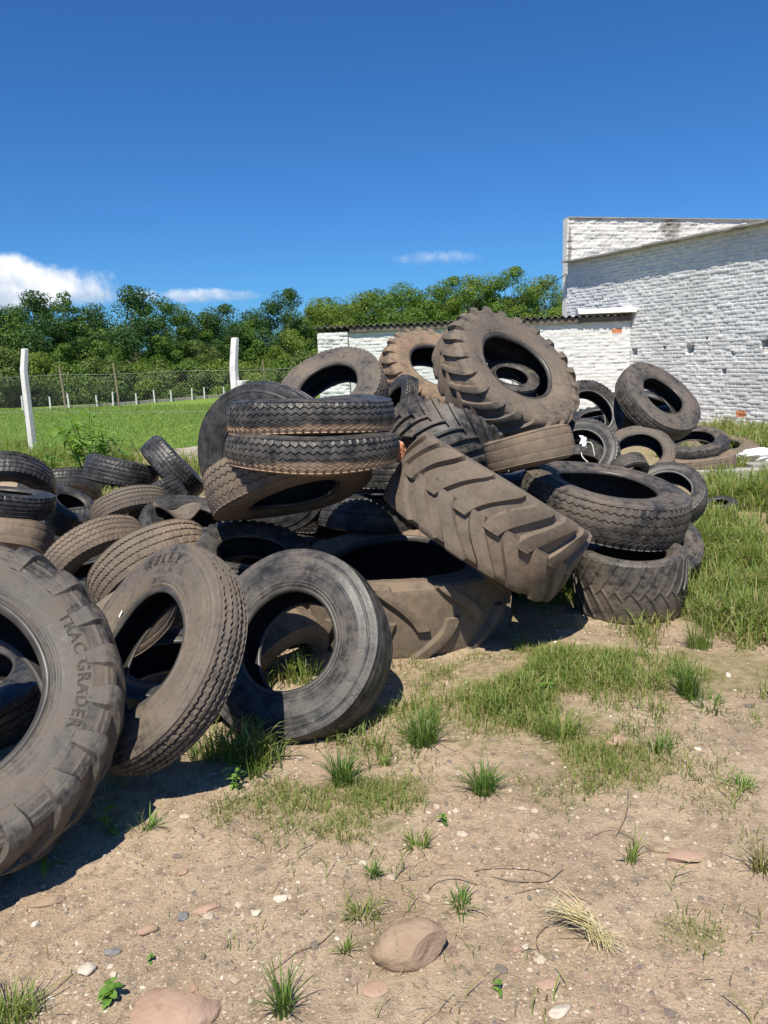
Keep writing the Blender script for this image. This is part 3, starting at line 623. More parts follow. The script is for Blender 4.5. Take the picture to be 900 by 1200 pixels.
 ('L10', 'truck_tyre', 'smooth bald brown tyre at the left edge above the huge lettered one', 'discarded tyres in the pile', 'bald', (-2.674, 5.308, 0.567), (-0.0478, -0.5661, -0.8229), (-0.0229, -0.823, 0.5675), 0.3, 0.225, 0.55, 43, 0.75, 0, 1.6, 0, False),
 ('L12', 'car_tyre', 'small tan bald tyre half hidden between the huge lettered tyre and KELLY', 'discarded tyres in the pile', 'bald', (-1.445, 4.041, 0.385), (-0.2743, -0.2443, 0.9301), (0.5175, 0.7777, 0.3569), 0.28, 0.168, 0.55, 44, 0.85, 0, 1.6, 0, False),
 ('F1', 'tyre', 'dark tyre lying flat at the bottom below the brown grey leaning one', 'discarded tyres in the pile', 'worn', (-0.42, 6.55, 0.16), (0.0499, 0.02, 0.9986), (0, 1, 0), 0.5, 0.28, 0.56, 60, 0.3, 0, 0.8, 0.0, False),
 ('F2', 'tyre', 'dark tyre lying second from the ground below the brown grey leaning one', 'discarded tyres in the pile', 'truck', (-0.35, 6.65, 0.46), (-0.0498, 0.0598, 0.997), (0, 1, 0), 0.5, 0.28, 0.56, 61, 0.3, 0, 0.8, 0.7, False),
 ('F3', 'tyre', 'dark lug tyre lying at the bottom below the topmost lug tyre', 'discarded tyres in the pile', 'lug', (0.75, 7.1, 0.24), (0.04, 0, 0.9992), (0, 1, 0), 0.6, 0.42, 0.56, 62, 0.3, 0, 0.8, 1.4, False),
 ('F4', 'tyre', 'dark tyre lying in the middle below the topmost lug tyre', 'discarded tyres in the pile', 'truck', (0.95, 7.1, 0.62), (0.099, -0.099, 0.9901), (0, 1, 0), 0.52, 0.3, 0.56, 63, 0.3, 0, 0.8, 2.0999999999999996, False),
 ('F5', 'tyre', 'dark tyre lying at the bottom behind the ribbon tyre', 'discarded tyres in the pile', 'worn', (1.75, 6.9, 0.16), (0, 0.0499, 0.9988), (0, 1, 0), 0.48, 0.27, 0.56, 64, 0.3, 0, 0.8, 2.8, False),
 ('F6', 'tyre', 'dark tyre lying in the middle behind the ribbon tyre', 'discarded tyres in the pile', 'truck', (1.8, 7.2, 0.46), (0.0499, 0, 0.9988), (0, 1, 0), 0.48, 0.27, 0.56, 65, 0.3, 0, 0.8, 3.5, False),
 ('F7', 'tyre', 'dark tyre lying at the bottom below the crossed black ones', 'discarded tyres in the pile', 'worn', (-2.1, 6.5, 0.14), (0.03, 0, 0.9996), (0, 1, 0), 0.42, 0.24, 0.56, 66, 0.3, 0, 0.8, 4.199999999999999, False),
 ('F8', 'tyre', 'dark tyre lying in the middle below the crossed black ones', 'discarded tyres in the pile', 'truck', (-2.2, 6.65, 0.45), (-0.0988, 0.1186, 0.988), (0, 1, 0), 0.42, 0.24, 0.56, 67, 0.3, 0, 0.8, 4.8999999999999995, False),
 ('F9', 'tyre', 'dark tyre lying at the bottom below the tilted top right one', 'discarded tyres in the pile', 'truck', (2.45, 7.65, 0.18), (0.0499, 0.02, 0.9986), (0, 1, 0), 0.4, 0.26, 0.56, 68, 0.3, 0, 0.8, 5.6, False),
 ('F10', 'tyre', 'dark tyre lying in the middle below the tilted top right one', 'discarded tyres in the pile', 'truck', (2.47, 7.65, 0.46), (0.0499, 0.02, 0.9986), (0, 1, 0), 0.4, 0.26, 0.56, 69, 0.3, 0, 0.8, 6.3, False),
 ('F11', 'tyre', 'dark tyre lying at the bottom behind the slanting edge on lug tyre', 'discarded tyres in the pile', 'truck', (0.95, 5.75, 0.17), (0, 0.0499, 0.9988), (0, 1, 0), 0.46, 0.26, 0.56, 70, 0.3, 0, 0.8, 7.0, False),
 ('F12', 'tyre', 'dark tyre lying in the middle behind the slanting edge on lug tyre', 'discarded tyres in the pile', 'truck', (1.02, 5.75, 0.46), (0.0497, 0.0994, 0.9938), (0, 1, 0), 0.46, 0.26, 0.56, 71, 0.3, 0, 0.8, 7.699999999999999, False),
 ('F13', 'tyre', 'dark tyre deep in the shade behind the flat clay brown lug tyre', 'discarded tyres in the pile', 'worn', (-0.05, 5.95, 0.55), (0.0976, 0.1952, 0.9759), (0, 1, 0), 0.5, 0.28, 0.56, 72, 0.3, 0, 0.8, 8.399999999999999, False),
 ('F14', 'tyre', 'dark tyre lying below the flat one at the left edge', 'discarded tyres in the pile', 'worn', (-3.15, 6.3, 0.26), (0.099, 0.099, 0.9901), (0, 1, 0), 0.42, 0.26, 0.56, 73, 0.3, 0, 0.8, 9.1, False),
 ('F15', 'tyre', 'dark tyre at the bottom below the upright black one', 'discarded tyres in the pile', 'truck', (-1.05, 5.55, 0.2), (0.099, 0.099, 0.9901), (0, 1, 0), 0.46, 0.28, 0.56, 74, 0.3, 0, 0.8, 9.799999999999999, False),
 ('F16', 'tyre', 'dark tyre lying at the bottom below the brown tyre with grey piece', 'discarded tyres in the pile', 'worn', (2.15, 6.25, 0.13), (0.0499, 0.0499, 0.9975), (0, 1, 0), 0.36, 0.22, 0.56, 75, 0.3, 0, 0.8, 10.5, False),
 ('F17', 'tyre', 'dark tyre lying right under the ribbon tyre', 'discarded tyres in the pile', 'worn', (1.75, 6.95, 0.62), (-0.2592, -0.4319, 0.8639), (0, 1, 0), 0.42, 0.26, 0.56, 76, 0.3, 0, 0.8, 11.2, False),
 ('F18', 'tyre', 'dark tyre lying below the arched brown ones', 'discarded tyres in the pile', 'truck', (-1.75, 5.6, 0.17), (0.1476, -0.0984, 0.9841), (0, 1, 0), 0.4, 0.24, 0.56, 77, 0.3, 0, 0.8, 11.899999999999999, False),
 ('F19', 'tyre', 'dark tyre lying below the four grooved arched one', 'discarded tyres in the pile', 'truck', (-1.2, 5.05, 0.16), (0.099, -0.099, 0.9901), (0, 1, 0), 0.4, 0.24, 0.56, 78, 0.3, 0, 0.8, 12.6, False),
 ('F22', 'tyre', 'dark tyre supporting the tilted top right one from behind', 'discarded tyres in the pile', 'worn', (2.7, 7.88, 1.12), (0.0993, -0.2483, 0.9636), (0, 1, 0), 0.36, 0.3, 0.56, 79, 0.3, 0, 0.8, 13.299999999999999, False),
 ('F23', 'tyre', 'dark tyre lying between the folded rubber flap and the upright black one', 'discarded tyres in the pile', 'truck', (-1.42, 5.55, 0.52), (0.3461, -0.2967, 0.89), (0, 1, 0), 0.4, 0.24, 0.56, 80, 0.3, 0, 0.8, 14.0, False),
 ('F24', 'tyre', 'dark tyre half buried beside the smooth bald one at the left edge', 'discarded tyres in the pile', 'worn', (-2.55, 5.6, 0.24), (0.194, -0.1455, 0.9701), (0, 1, 0), 0.42, 0.26, 0.56, 81, 0.3, 0, 0.8, 14.7, False),
 ('F25', 'tyre', 'dark tyre lying between the huge lettered tyre and the arched brown ones', 'discarded tyres in the pile', 'truck', (-2.1, 4.6, 0.2), (0.2381, -0.1905, 0.9524), (0, 1, 0), 0.42, 0.25, 0.56, 82, 0.3, 0, 0.8, 15.399999999999999, False),
 ('F26', 'tyre', 'dark tyre lying behind the small grey ribbed one', 'discarded tyres in the pile', 'truck', (-3, 7.4, 0.3), (-0.099, 0.099, 0.9901), (0, 1, 0), 0.42, 0.25, 0.56, 83, 0.3, 0, 0.8, 16.099999999999998, False),
 ('F27', 'tyre', 'dark tyre wedged between the stacked pair and the dark grey lug tyre', 'discarded tyres in the pile', 'truck', (0.22, 5.78, 0.86), (0.1005, 0.2009, 0.9744), (0, 1, 0), 0.46, 0.28, 0.56, 84, 0.3, 0, 0.8, 16.799999999999997, False),
 ('F20', 'tyre', 'dark tyre lying behind the KELLY tyre, seen through its hole', 'discarded tyres in the pile', 'worn', (-1.15, 3.78, 0.16), (0.0497, -0.0994, 0.9938), (0, 1, 0), 0.4, 0.24, 0.56, 85, 0.3, 0, 0.8, 17.5, False),
 ('F21', 'tyre', 'dark tyre lying behind the huge lettered tyre, seen through its hole', 'discarded tyres in the pile', 'truck', (-2.15, 3.6, 0.18), (0.0494, -0.1482, 0.9877), (0, 1, 0), 0.45, 0.26, 0.56, 86, 0.3, 0, 0.8, 18.2, False)]
TY = {}
for (tid, name, label, group, kind, loc, n, xax, R, Wd, rimf, seed, dust, band, amt, spin, pale) in TYRES:
    TY[tid] = build_tyre(name, label, 'tyre', group, kind, loc, n, xax, R, Wd, rimf, seed, dust, band, amt, spin, pale) + ((R, Wd, rimf, seed, amt, spin),)
def letter_on(tid, text, size, rf, start_deg, mat, **kw):
    root, parts, (R, Wd, rimf, seed, amt, spin) = TY[tid]
    return lettering(text, R, Wd, rimf, size, R * rf, math.radians(start_deg) - spin, M[mat], parts['sidewall'], seed=seed, amt=amt, **kw)
letter_on('T2', 'KELLY', .068, .785, 27, 'letter', spacing=1.5)
letter_on('T1', 'TRAC GRADER', .062, .735, -58, 'letterdust', outline=True, spacing=1.15)

# small labels, strings and litter lying about the pile
rt2, pt2, (R_, W_, rf_, sd_, am_, sp_) = TY['T2']
b = MB(); b.box((0, 0, 0), (.034, .016, .0014)); st = b.obj('sticker', M['white_label'], pt2['sidewall'])
a_ = math.radians(62) - sp_; st.location = (.585 * R_ * math.cos(a_), .585 * R_ * math.sin(a_), W_ * .437); st.rotation_euler = (0, .25, a_ + 1.4)

def cord(name, pts, rad, mat, label, cat, group=None, n=5):
    P = catmull(pts, len(pts) * 7); b = MB(); b.tube(P, rad, n)
    return tag(b.obj(name, M[mat]), label, cat, group)

def ring_on(tid, axial, extra=.004, n=40):
    """loop of string round the tread and through the hole of a tyre, at angle 0"""
    root, parts, (R, Wd, rimf, seed, amt, spin) = TY[tid]
    bpy.context.view_layer.update(); mw = root.matrix_world
    rim = R * rimf; w = Wd * .5 + .004; return mw, R, rim, w
for tid, ang, lab in (('T15', -2.35, 'white string knotted round the short clay brown worn tyre'),):
    mw, R, rim, w = ring_on(tid, 0)
    prof = [(R + .006, -w * .8), (R + .008, 0), (R + .006, w * .8), (R - .03, w * .98), (.5 * (R + rim), w + .006), (rim + .01, w * .9), (rim - .005, 0), (rim + .01, -w * .9), (.5 * (R + rim), -w - .006), (R - .03, -w * .98), (R + .006, -w * .8)]
    P = [mw @ Vector((r_ * math.cos(ang + .03 * math.sin(k)), r_ * math.sin(ang + .03 * math.sin(k)), z_)) for k, (r_, z_) in enumerate(prof)]
    cord('string', [tuple(p) for p in P], .0035, 'string', lab, 'string')
mw, R, rim, w = ring_on('T16', 0)
pp = [(-.04, -.13, w * .6), (.06, -.10, w * .9), (.08, -.02, w * .5), (-.02, -.02, w * .3), (-.12, -.09, w * .6), (-.16, -.02, w * .9), (-.15, .08, w * .4)]
cord('string', [tuple(mw @ Vector(p)) for p in pp], .004, 'string', 'loose white ribbon dangling in the hole of the black tyre with pale inner ring', 'string')
b = MB(); rr = np.random.default_rng(3)
g = np.array([[x, y] for y in np.linspace(-.05, .05, 6) for x in np.linspace(-.035, .035, 6)])
V = np.stack([g[:, 0], g[:, 1], rr.normal(0, .008, 36)], -1)
V = np.vstack([V, V + [0, 0, .003]])
i_ = np.array([[r * 6 + c, r * 6 + c + 1, (r + 1) * 6 + c + 1, (r + 1) * 6 + c] for r in range(5) for c in range(5)])
b.add(V, i_[:, ::-1], i_ + 36)
o = b.obj('plastic_scrap', M['sack']); o.location = mw @ Vector((.09, -.03, w * .75)); o.rotation_euler = (1.0, .4, .5)
tag(o, 'crumpled pale plastic scrap beside the white ribbon in the ringed black tyre', 'plastic scrap')

def bottle(loc, rot, label):
    root = empty('plastic_bottle', loc, label, 'bottle', None, rot)
    P = catmull([(0, .001), (.026, 0), (.03, .02), (.027, .06), (.03, .10), (.028, .14), (.012, .175), (.011, .185)], 26)
    V, q = lathe(np.tile(P[:, 0], (20, 1)), np.tile(P[:, 1], (20, 1)), True); obj('bottle_body', make_mesh('bottle_body', V, [q]), M['litter_white'], root)
    P = catmull([(.0305, .055), (.0305, .075), (.0312, .1), (.0305, .115)], 8)
    V, q = lathe(np.tile(P[:, 0], (20, 1)), np.tile(P[:, 1], (20, 1)), True); obj('bottle_band', make_mesh('bottle_band', V, [q]), M['bottle_green'], root)
    b = MB(); b.tube([(0, 0, .186), (0, 0, .206)], .0135, 12); b.obj('bottle_cap', M['bottle_green'], root)
bottle((0.122, 4.837, 1.203), (1.25, .1, -.9), 'white and green plastic bottle stuck beside the stacked zigzag tyres')
def crumpled(name, loc, size, mat, label, cat, seed=1, rot=(0, 0, 0), rough=.35, freq=2.2):
    V, F_ = blob(3, seed, rough, freq)
    o = obj(name, make_mesh(name, V * np.array(size), [F_], True, 30), M[mat]); o.location = loc; o.rotation_euler = rot
    return tag(o, label, cat)

def ico(sub):
    t = (1 + 5 ** .5) / 2
    V = np.array([(-1,t,0),(1,t,0),(-1,-t,0),(1,-t,0),(0,-1,t),(0,1,t),(0,-1,-t),(0,1,-t),(t,0,-1),(t,0,1),(-t,0,-1),(-t,0,1)], float)
    V /= np.linalg.norm(V[0])
    F_ = [(0,11,5),(0,5,1),(0,1,7),(0,7,10),(0,10,11),(1,5,9),(5,11,4),(11,10,2),(10,7,6),(7,1,8),(3,9,4),(3,4,2),(3,2,6),(3,6,8),(3,8,9),(4,9,5),(2,4,11),(6,2,10),(8,6,7),(9,8,1)]
    for _ in range(sub):
        V = list(map(tuple, V)); cache = {}; nf = []
        def mid(a, b):
            k = (min(a, b), max(a, b))
            if k not in cache:
                m = np.array(V[a]) + np.array(V[b]); m /= np.linalg.norm(m); V.append(tuple(m)); cache[k] = len(V) - 1
            return cache[k]
        for a, b_, c in F_:
            x, y, z = mid(a, b_), mid(b_, c), mid(c, a); nf += [(a, x, z), (b_, y, x), (c, z, y), (x, y, z)]
        F_ = nf; V = np.array(V)
    return np.array(V), np.array(F_)
def noise3(V, s, seed):
    return (vnoise(V[:, 0] * s + 31, V[:, 1] * s + V[:, 2] * 1.3 * s, seed) + vnoise(V[:, 1] * s + 11, V[:, 2] * s - V[:, 0] * .7 * s, seed + 3) + vnoise(V[:, 2] * s + 5, V[:, 0] * s + V[:, 1] * .9 * s, seed + 7)) / 3 - .5
def blob(sub, seed, rough, freq, planes=0):
    V, F_ = ico(sub); rg = np.random.default_rng(seed)
    for _ in range(planes):
        n = rg.normal(size=3); n /= np.linalg.norm(n); d = rg.uniform(.55, .85); t = V @ n - d
        V = V - np.outer(np.clip(t, 0, None) * .97, n)
    V = V * (1 + rough * noise3(V, freq, seed) * 2 + rough * .5 * noise3(V, freq * 2.7, seed + 9) + rough * .28 * noise3(V, freq * 8, seed + 19))[:, None]
    return V, F_

crumpled('rubber_scrap', (0.103, 4.731, 1.183), (.045, .03, .06), 'litter_orange', 'orange plastic scrap wedged between stacked tyres and big lug tyre', 'scrap', 4, (0.3, .2, 0))
sack = crumpled('plastic_sack', (5.61, 11.24, 0.16), (.40, .22, .10), 'sack', 'crumpled white plastic sack lying by the right edge of the yard', 'sack', 5, (0, 0, .2), .4, 2.6)

# rubber flap and torn pieces among the left tyres
def flap(loc, rot, size, label, seed):
    n, m = 26, 12; u, v = np.meshgrid(np.linspace(-1, 1, n), np.linspace(-1, 1, m))
    z = .35 * np.cos(u * 2.6 + seed) * (1 - .3 * v) + .25 * v * np.sin(u * 3.4) + .1 * (fbm(u * 2 + 9, v * 2 + seed, 3, seed) - .5)
    top = np.stack([u * size, v * size * .42, z * size * .7], -1).reshape(-1, 3)
    V = np.vstack([top, top - [0, 0, .012]])
    i = np.arange(m - 1)[:, None] * n + np.arange(n - 1)[None]; q = np.stack([i, i + 1, i + n + 1, i + n], -1).reshape(-1, 4)
    ed = np.concatenate([np.arange(n), np.arange(1, m) * n + n - 1, (m - 1) * n + np.arange(n - 2, -1, -1), np.arange(m - 2, 0, -1) * n])
    e2 = np.roll(ed, -1); side = np.stack([ed, ed + n * m, e2 + n * m, e2], -1)
    o = obj('rubber_flap', make_mesh('rubber_flap', V, [q, q[:, ::-1] + n * m, side], True, 45), M['side']); o.location = loc; o.rotation_euler = rot
    o['seed'] = seed * 1.3; o['dust'] = .62; o['band'] = 0.0
    return tag(o, label, 'rubber scrap')
flap((-1.504, 5.507, 0.729), (.2, .1, .3), .17, 'folded torn rubber flap behind the four grooved brown tyre', 3)

# ------------------------------------------------------------------ stones
def stone(loc, size, rot, mat, label, seed, planes=5, rough=.16, sub=4, sink=.25):
    V, F_ = blob(sub, seed, rough, 1.3, planes)
    V = V * np.array(size); zmin = V[:, 2].min(); V[:, 2] -= zmin + sink * (V[:, 2].max() - zmin)
    o = obj('stone', make_mesh('stone', V, [F_], True, 24), M[mat]); o.location = (loc[0], loc[1], float(gz(loc[0], loc[1]))); o.rotation_euler = rot
    return tag(o, label, 'stone')
for args in [((0.032, 1.981), (0.112, 0.07, 0.062), (0.1, -0.12, 0.22), 'stone_tan', 'rounded brown boulder lying on the bare gravel in front', 3, 4, 0.15, 5, 0.08), ((-0.627, 1.803), (0.125, 0.1, 0.055), (0, 0.12, 0.35), 'stone_red', 'big angular reddish rock half buried at the front left', 8, 9, 0.15, 5, 0.35), ((1.002, 2.39), (0.072, 0.045, 0.02), (0, 0, 0.0), 'stone_red', 'flat reddish stone lying alone on the right gravel', 5, 6, 0.15, 3, 0.3), ((-0.795, 2.132), (0.033, 0.017, 0.014), (0, 0.1, 0.5), 'stone_red', 'small wedge shaped red stone left of the boulder', 6, 6, 0.15, 3, 0.2), ((-0.631, 2.225), (0.05, 0.02, 0.012), (0, 0, 0.45), 'stone_red', 'flat thin red slab above the small wedge shaped one', 7, 8, 0.15, 3, 0.4), ((-1.179, 2.285), (0.055, 0.022, 0.016), (0, 0, 0.3), 'stone_tan', 'flat tan stone close to the shadow of the huge tyre', 9, 7, 0.15, 3, 0.35), ((-0.932, 1.979), (0.028, 0.023, 0.016), (0, 0, 0.4), 'stone_white', 'rounded cream white stone above the big reddish rock', 10, 4, 0.15, 3, 0.25), ((-0.385, 2.257), (0.028, 0.017, 0.012), (0, 0, 0.1), 'stone_white', 'larger white stone of the pair between boulder and tyres', 11, 6, 0.15, 3, 0.25), ((-0.459, 2.2), (0.02, 0.015, 0.01), (0, 0, 0.2), 'stone_white', 'smaller white stone beside the larger white one', 12, 6, 0.15, 3, 0.25), ((-0.882, 2.054), (0.026, 0.015, 0.01), (0, 0, 0.1), 'stone_grey', 'dark grey flat pebble right of the cream white stone', 13, 6, 0.15, 3, 0.25), ((-0.069, 1.86), (0.04, 0.028, 0.008), (0, 0, 0.3), 'stone_red', 'pale flat slab embedded in the soil below the boulder', 14, 7, 0.12, 3, 0.4), ((0.425, 1.765), (0.034, 0.02, 0.012), (0, 0, 0.5), 'stone_white', 'white stone at the bottom edge right of the boulder', 15, 6, 0.15, 3, 0.25), ((0.376, 1.996), (0.014, 0.011, 0.008), (0, 0, 0.2), 'stone_white', 'small white pebble right of the boulder', 16, 6, 0.15, 2, 0.25), ((1.015, 3.202), (0.06, 0.04, 0.035), (0, 0, 0.2), 'stone_red', 'brown clod of soil in the dry grass patch', 17, 3, 0.3, 3, 0.3), ((-0.696, 2.192), (0.02, 0.014, 0.014), (0, 0, 0.8), 'stone_grey', 'grey stone right of the flat thin red slab', 18, 5, 0.15, 3, 0.2), ((0.411, 1.86), (0.03, 0.02, 0.008), (0, 0, 0.1), 'stone_red', 'low reddish stone behind the small seedling', 19, 6, 0.12, 3, 0.4), ((0.168, 2.417), (0.03, 0.02, 0.007), (0, 0, 0.6), 'stone_tan', 'flat buff stone above the boulder near the small tufts', 20, 6, 0.12, 3, 0.4), ((-0.751, 2.411), (0.02, 0.013, 0.01), (0, 0, 0.9), 'stone_red', 'small rust coloured stone below the KELLY tyre', 22, 6, 0.15, 3, 0.2)]: stone(*args)

# loose gravel over the bare soil: uncountable
def gravel():
    rg = np.random.default_rng(21); B_ = MB()
    oc = np.array([(1,0,0),(0,1,0),(-1,0,0),(0,-1,0),(0,0,1),(0,0,-1)], float); of = np.array([(0,1,4),(1,2,4),(2,3,4),(3,0,4),(1,0,5),(2,1,5),(3,2,5),(0,3,5)])
    ic, if_ = ico(0)
    for V0, F0, n, s0, s1, smax in ((oc, of, 130000, .0013, .0014, .007), (ic, if_, 15000, .0030, .0026, .016)):
        y = 1.25 + 5.4 * rg.random(n) ** 1.7; x = rg.uniform(-1, 1, n) * (.25 + .60 * y) + .12
        keep = (grass_cover(x, y) < rg.uniform(.15, 1.2, n)) & (fbm(x * 1.7, y * 1.7, 4, 41) > rg.uniform(.12, .62, n)); x, y = x[keep], y[keep]; n = len(x)
        s = np.minimum(s0 + s1 * rg.pareto(2.3, n), smax) * (1 + .10 * np.maximum(y - 2, 0)); k = len(V0)
        sc = np.stack([s * rg.uniform(.7, 1.6, n), s * rg.uniform(.7, 1.2, n), s * rg.uniform(.4, .8, n)], -1)
        P = V0[None] * rg.uniform(.7, 1.3, (n, k, 1)) * sc[:, None]
        a = rg.uniform(0, 6.28, n); c, si = np.cos(a)[:, None], np.sin(a)[:, None]
        P = np.stack([P[..., 0] * c - P[..., 1] * si, P[..., 0] * si + P[..., 1] * c, P[..., 2]], -1)
        P += np.stack([x, y, gz(x, y) + sc[:, 2] * .25], -1)[:, None]
        B_.add(P.reshape(-1, 3), (F0[None] + (np.arange(n) * k)[:, None, None]).reshape(-1, 3))
    tag(obj('gravel', B_.mesh('gravel', False, None), M['gravel']), kind='stuff')
gravel()

# ------------------------------------------------------------------ grass
def blades(x, y, z, ln, wd, lean, rg, az=None, curve=1.0):
    n = len(x)
    if az is None: az = rg.uniform(0, 6.28, n)
    d = np.stack([np.cos(az), np.sin(az), np.zeros(n)], -1); s = np.stack([-np.sin(az), np.cos(az), np.zeros(n)], -1)
    base = np.stack([x, y, z], -1); up = np.array([0, 0, 1.0])
    L = ln[:, None]; Wd = wd[:, None]; le = lean[:, None]
    p1 = base + up * L * .42 + d * L * .42 * le * .45
    p2 = base + up * L * (.80 - .15 * le * curve) + d * L * .9 * le
    p3 = base + up * L * (1.0 - .45 * le * curve) + d * L * 1.35 * le
    V = np.stack([base - s * Wd, base + s * Wd, p1 - s * Wd * .9, p1 + s * Wd * .9, p2 - s * Wd * .6, p2 + s * Wd * .6, p3], 1)
    i = (np.arange(n) * 7)[:, None]
    q = np.concatenate([i + np.array([0, 1, 3, 2]), i + np.array([2, 3, 5, 4])]); t = i + np.array([4, 5, 6])
    return V.reshape(-1, 3), q, t
def bl_mesh(name, parts):
    b = MB()
    for V, q, t in parts: b.add(V, q, t)
    return b.mesh(name, True, None)
def grass_sheet():
    rg = np.random.default_rng(5); g_parts, d_parts = [], []
    for (px, py, rx, ry, dens, ln, dry) in PATCHES:
        n = int(dens * math.pi * rx * ry * 15); n = min(n, 100000)
        a = rg.uniform(0, 6.28, n); r_ = np.sqrt(rg.random(n)) * 1.55
        x = px + rx * r_ * np.cos(a); y = py + ry * r_ * np.sin(a)
        cl = fbm(x * 3.2, y * 3.2, 3, 77)
        rn = r_ + (fbm(x * 2.2, y * 2.2, 4, 91) - .5) * 1.5 + (fbm(x * 9, y * 9, 2, 92) - .5) * .5
        keep = (rg.random(n) < sstep(1.15, .2, rn)) & (cl > rg.uniform(.36, .66, n)) & (y > .9)
        x, y, cl = x[keep], y[keep], cl[keep]; n = len(x)
        if n == 0: continue
        L = (ln + .012) * rg.uniform(.35, 1.25, n) * (.55 + 1.0 * np.clip((cl - .35) * 2.6, 0, 1))
        w = np.clip(L * .022, .0014, .0036) * rg.uniform(.7, 1.3, n) * (1 + np.clip(y - 5, 0, 8) * .12)
        le = rg.uniform(.05, .75, n)
        isd = rg.random(n) < dry
        z = gz(x, y) - .004
        for m, lst in ((~isd, g_parts), (isd, d_parts)):
            if m.any(): lst.append(blades(x[m], y[m], z[m], L[m] * (1 if lst is g_parts else .8), w[m], le[m] * (1 if lst is g_parts else 1.3), rg))
    tag(obj('grass', bl_mesh('grass', g_parts), M['grass']), kind='stuff')
    tag(obj('dry_grass', bl_mesh('dry_grass', d_parts), M['grass_dry']), kind='stuff')
grass_sheet()

# field turf: short blades near the fence only, the rest is the textured ground sheet
def turf():
    rg = np.random.default_rng(15); n = 60000
    y = 15 + 40 * rg.random(n) ** 1.7; x = -y * rg.uniform(.05, .62, n); k = beyond(x, y) > .7; x, y = x[k], y[k]; n = len(x)
    L = rg.uniform(.03, .10, n) * (1 + (y - 15) * .02); w = .0025 + y * .00026
    b = bl_mesh('field_grass', [blades(x, y, gz(x, y) - .01, L, np.broadcast_to(w, (n,)), rg.uniform(.1, .6, n), rg)])
    tag(obj('field_grass', b, M['turf']), kind='stuff')
turf()

def tuft(loc, h, nb, rad, label, mat='grass_dark', lean=.55, seed=0, cat='grass tuft', name='grass_tuft', wid=.0024):
    rg = np.random.default_rng(100 + seed)
    a = rg.uniform(0, 6.28, nb); r_ = rad * np.sqrt(rg.random(nb)); ecc = rg.uniform(.7, 1.5); x = r_ * np.cos(a) * ecc; y = r_ * np.sin(a) / ecc
    az = a + rg.normal(0, .5, nb); L = h * rg.uniform(.3, 1.1, nb) ** 1.0; le = np.clip(lean * .75 * rg.uniform(.0, 1.7, nb) * (.35 + .65 * r_ / rad), 0, 1)
    o = obj(name, bl_mesh(name, [blades(x, y, np.full(nb, -.006), L, wid * rg.uniform(.6, 1.2, nb), le, rg, az, 1.2)]), M[mat])
    o.location = (loc[0], loc[1], float(gz(loc[0], loc[1]))); return tag(o, label, cat)
for args in [((0.14, 3.264), 0.2, 230, 0.055, 'full green grass tuft right of the smooth grey black tyre', 'grass_dark', 0.75, 1), ((0.364, 2.851), 0.14, 190, 0.04, 'compact grass tuft on bare soil, right of the full one', 'grass_dark', 0.7, 2), ((-0.212, 2.939), 0.17, 170, 0.045, 'grass tuft on bare soil below the smooth grey black tyre', 'grass_dark', 0.6, 3), ((1.515, 3.644), 0.22, 220, 0.05, 'tall spiky grass tuft in the right lawn edge', 'grass_dark', 0.55, 4), ((0.544, 3.584), 0.15, 140, 0.05, 'loose grass tuft left of the brown clod', 'grass', 0.7, 5), ((0.79, 3.299), 0.16, 190, 0.08, 'broad light green grass tuft beside the brown clod', 'grass', 0.75, 6), ((-0.039, 3.087), 0.06, 60, 0.02, 'tiny round tuft between the two larger front tufts', 'grass', 0.8, 7), ((0.081, 2.494), 0.09, 60, 0.03, 'small yellowish tuft on gravel above the boulder', 'grass', 0.8, 8), ((-0.079, 2.352), 0.06, 60, 0.02, 'little dark green tuft left above the boulder', 'grass_dark', 0.8, 9), ((-0.114, 2.164), 0.07, 70, 0.035, 'flat spreading tuft just left of the boulder', 'grass', 0.95, 10), ((0.204, 2.183), 0.06, 80, 0.035, 'flat dark green tuft just above the boulder', 'grass_dark', 0.95, 11), ((-0.325, 1.804), 0.15, 80, 0.03, 'thin upright tuft at the bottom between rock and boulder', 'grass_dark', 0.5, 12), ((-0.162, 2.007), 0.06, 34, 0.02, 'sparse grey green sprig left of the boulder', 'grass', 0.8, 13), ((0.817, 2.372), 0.13, 34, 0.02, 'wispy thin tuft beside the flat reddish stone', 'grass', 0.6, 14), ((-1.077, 1.822), 0.12, 70, 0.05, 'yellow green tuft in the bottom left corner', 'grass', 0.8, 15), ((1.239, 2.314), 0.14, 60, 0.03, 'dry grey tuft at the right edge', 'grass_dry', 0.8, 16), ((-0.598, 3.067), 0.16, 110, 0.06, 'bright tuft of grass under the edge of the smooth grey black tyre', 'grass', 0.75, 17), ((-0.844, 3.17), 0.22, 70, 0.05, 'long bladed grass under the KELLY tyre', 'grass', 0.7, 18), ((-0.948, 2.672), 0.1, 30, 0.02, 'short leafy sprig in sun below the KELLY tyre', 'weed', 0.8, 19), ((1.194, 3.128), 0.1, 90, 0.06, 'low dark grass clump right of the brown clod', 'grass_dark', 0.9, 20), ((1.792, 5.297), 0.28, 60, 0.04, 'tall grass blades before the block tread tyre', 'grass', 0.4, 21), ((1.843, 4.295), 0.26, 130, 0.06, 'tall light tuft in the lawn behind the spiky one', 'grass', 0.4, 22), ((-0.125, 6.274), 0.24, 70, 0.05, 'grass growing in the hole of the flat brown lug tyre', 'grass_dark', 0.5, 23), ((-0.444, 3.931), 0.22, 34, 0.04, 'long grass growing in the hole of the smooth grey black tyre', 'grass', 0.6, 24), ((1.568, 3.523), 0.08, 90, 0.09, 'low leafy grass clump right of the tall spiky tuft', 'grass_dark', 0.95, 25), ((1.403, 2.804), 0.07, 40, 0.04, 'sparse sprig on the right gravel', 'weed', 0.95, 26)]: tuft(*args)

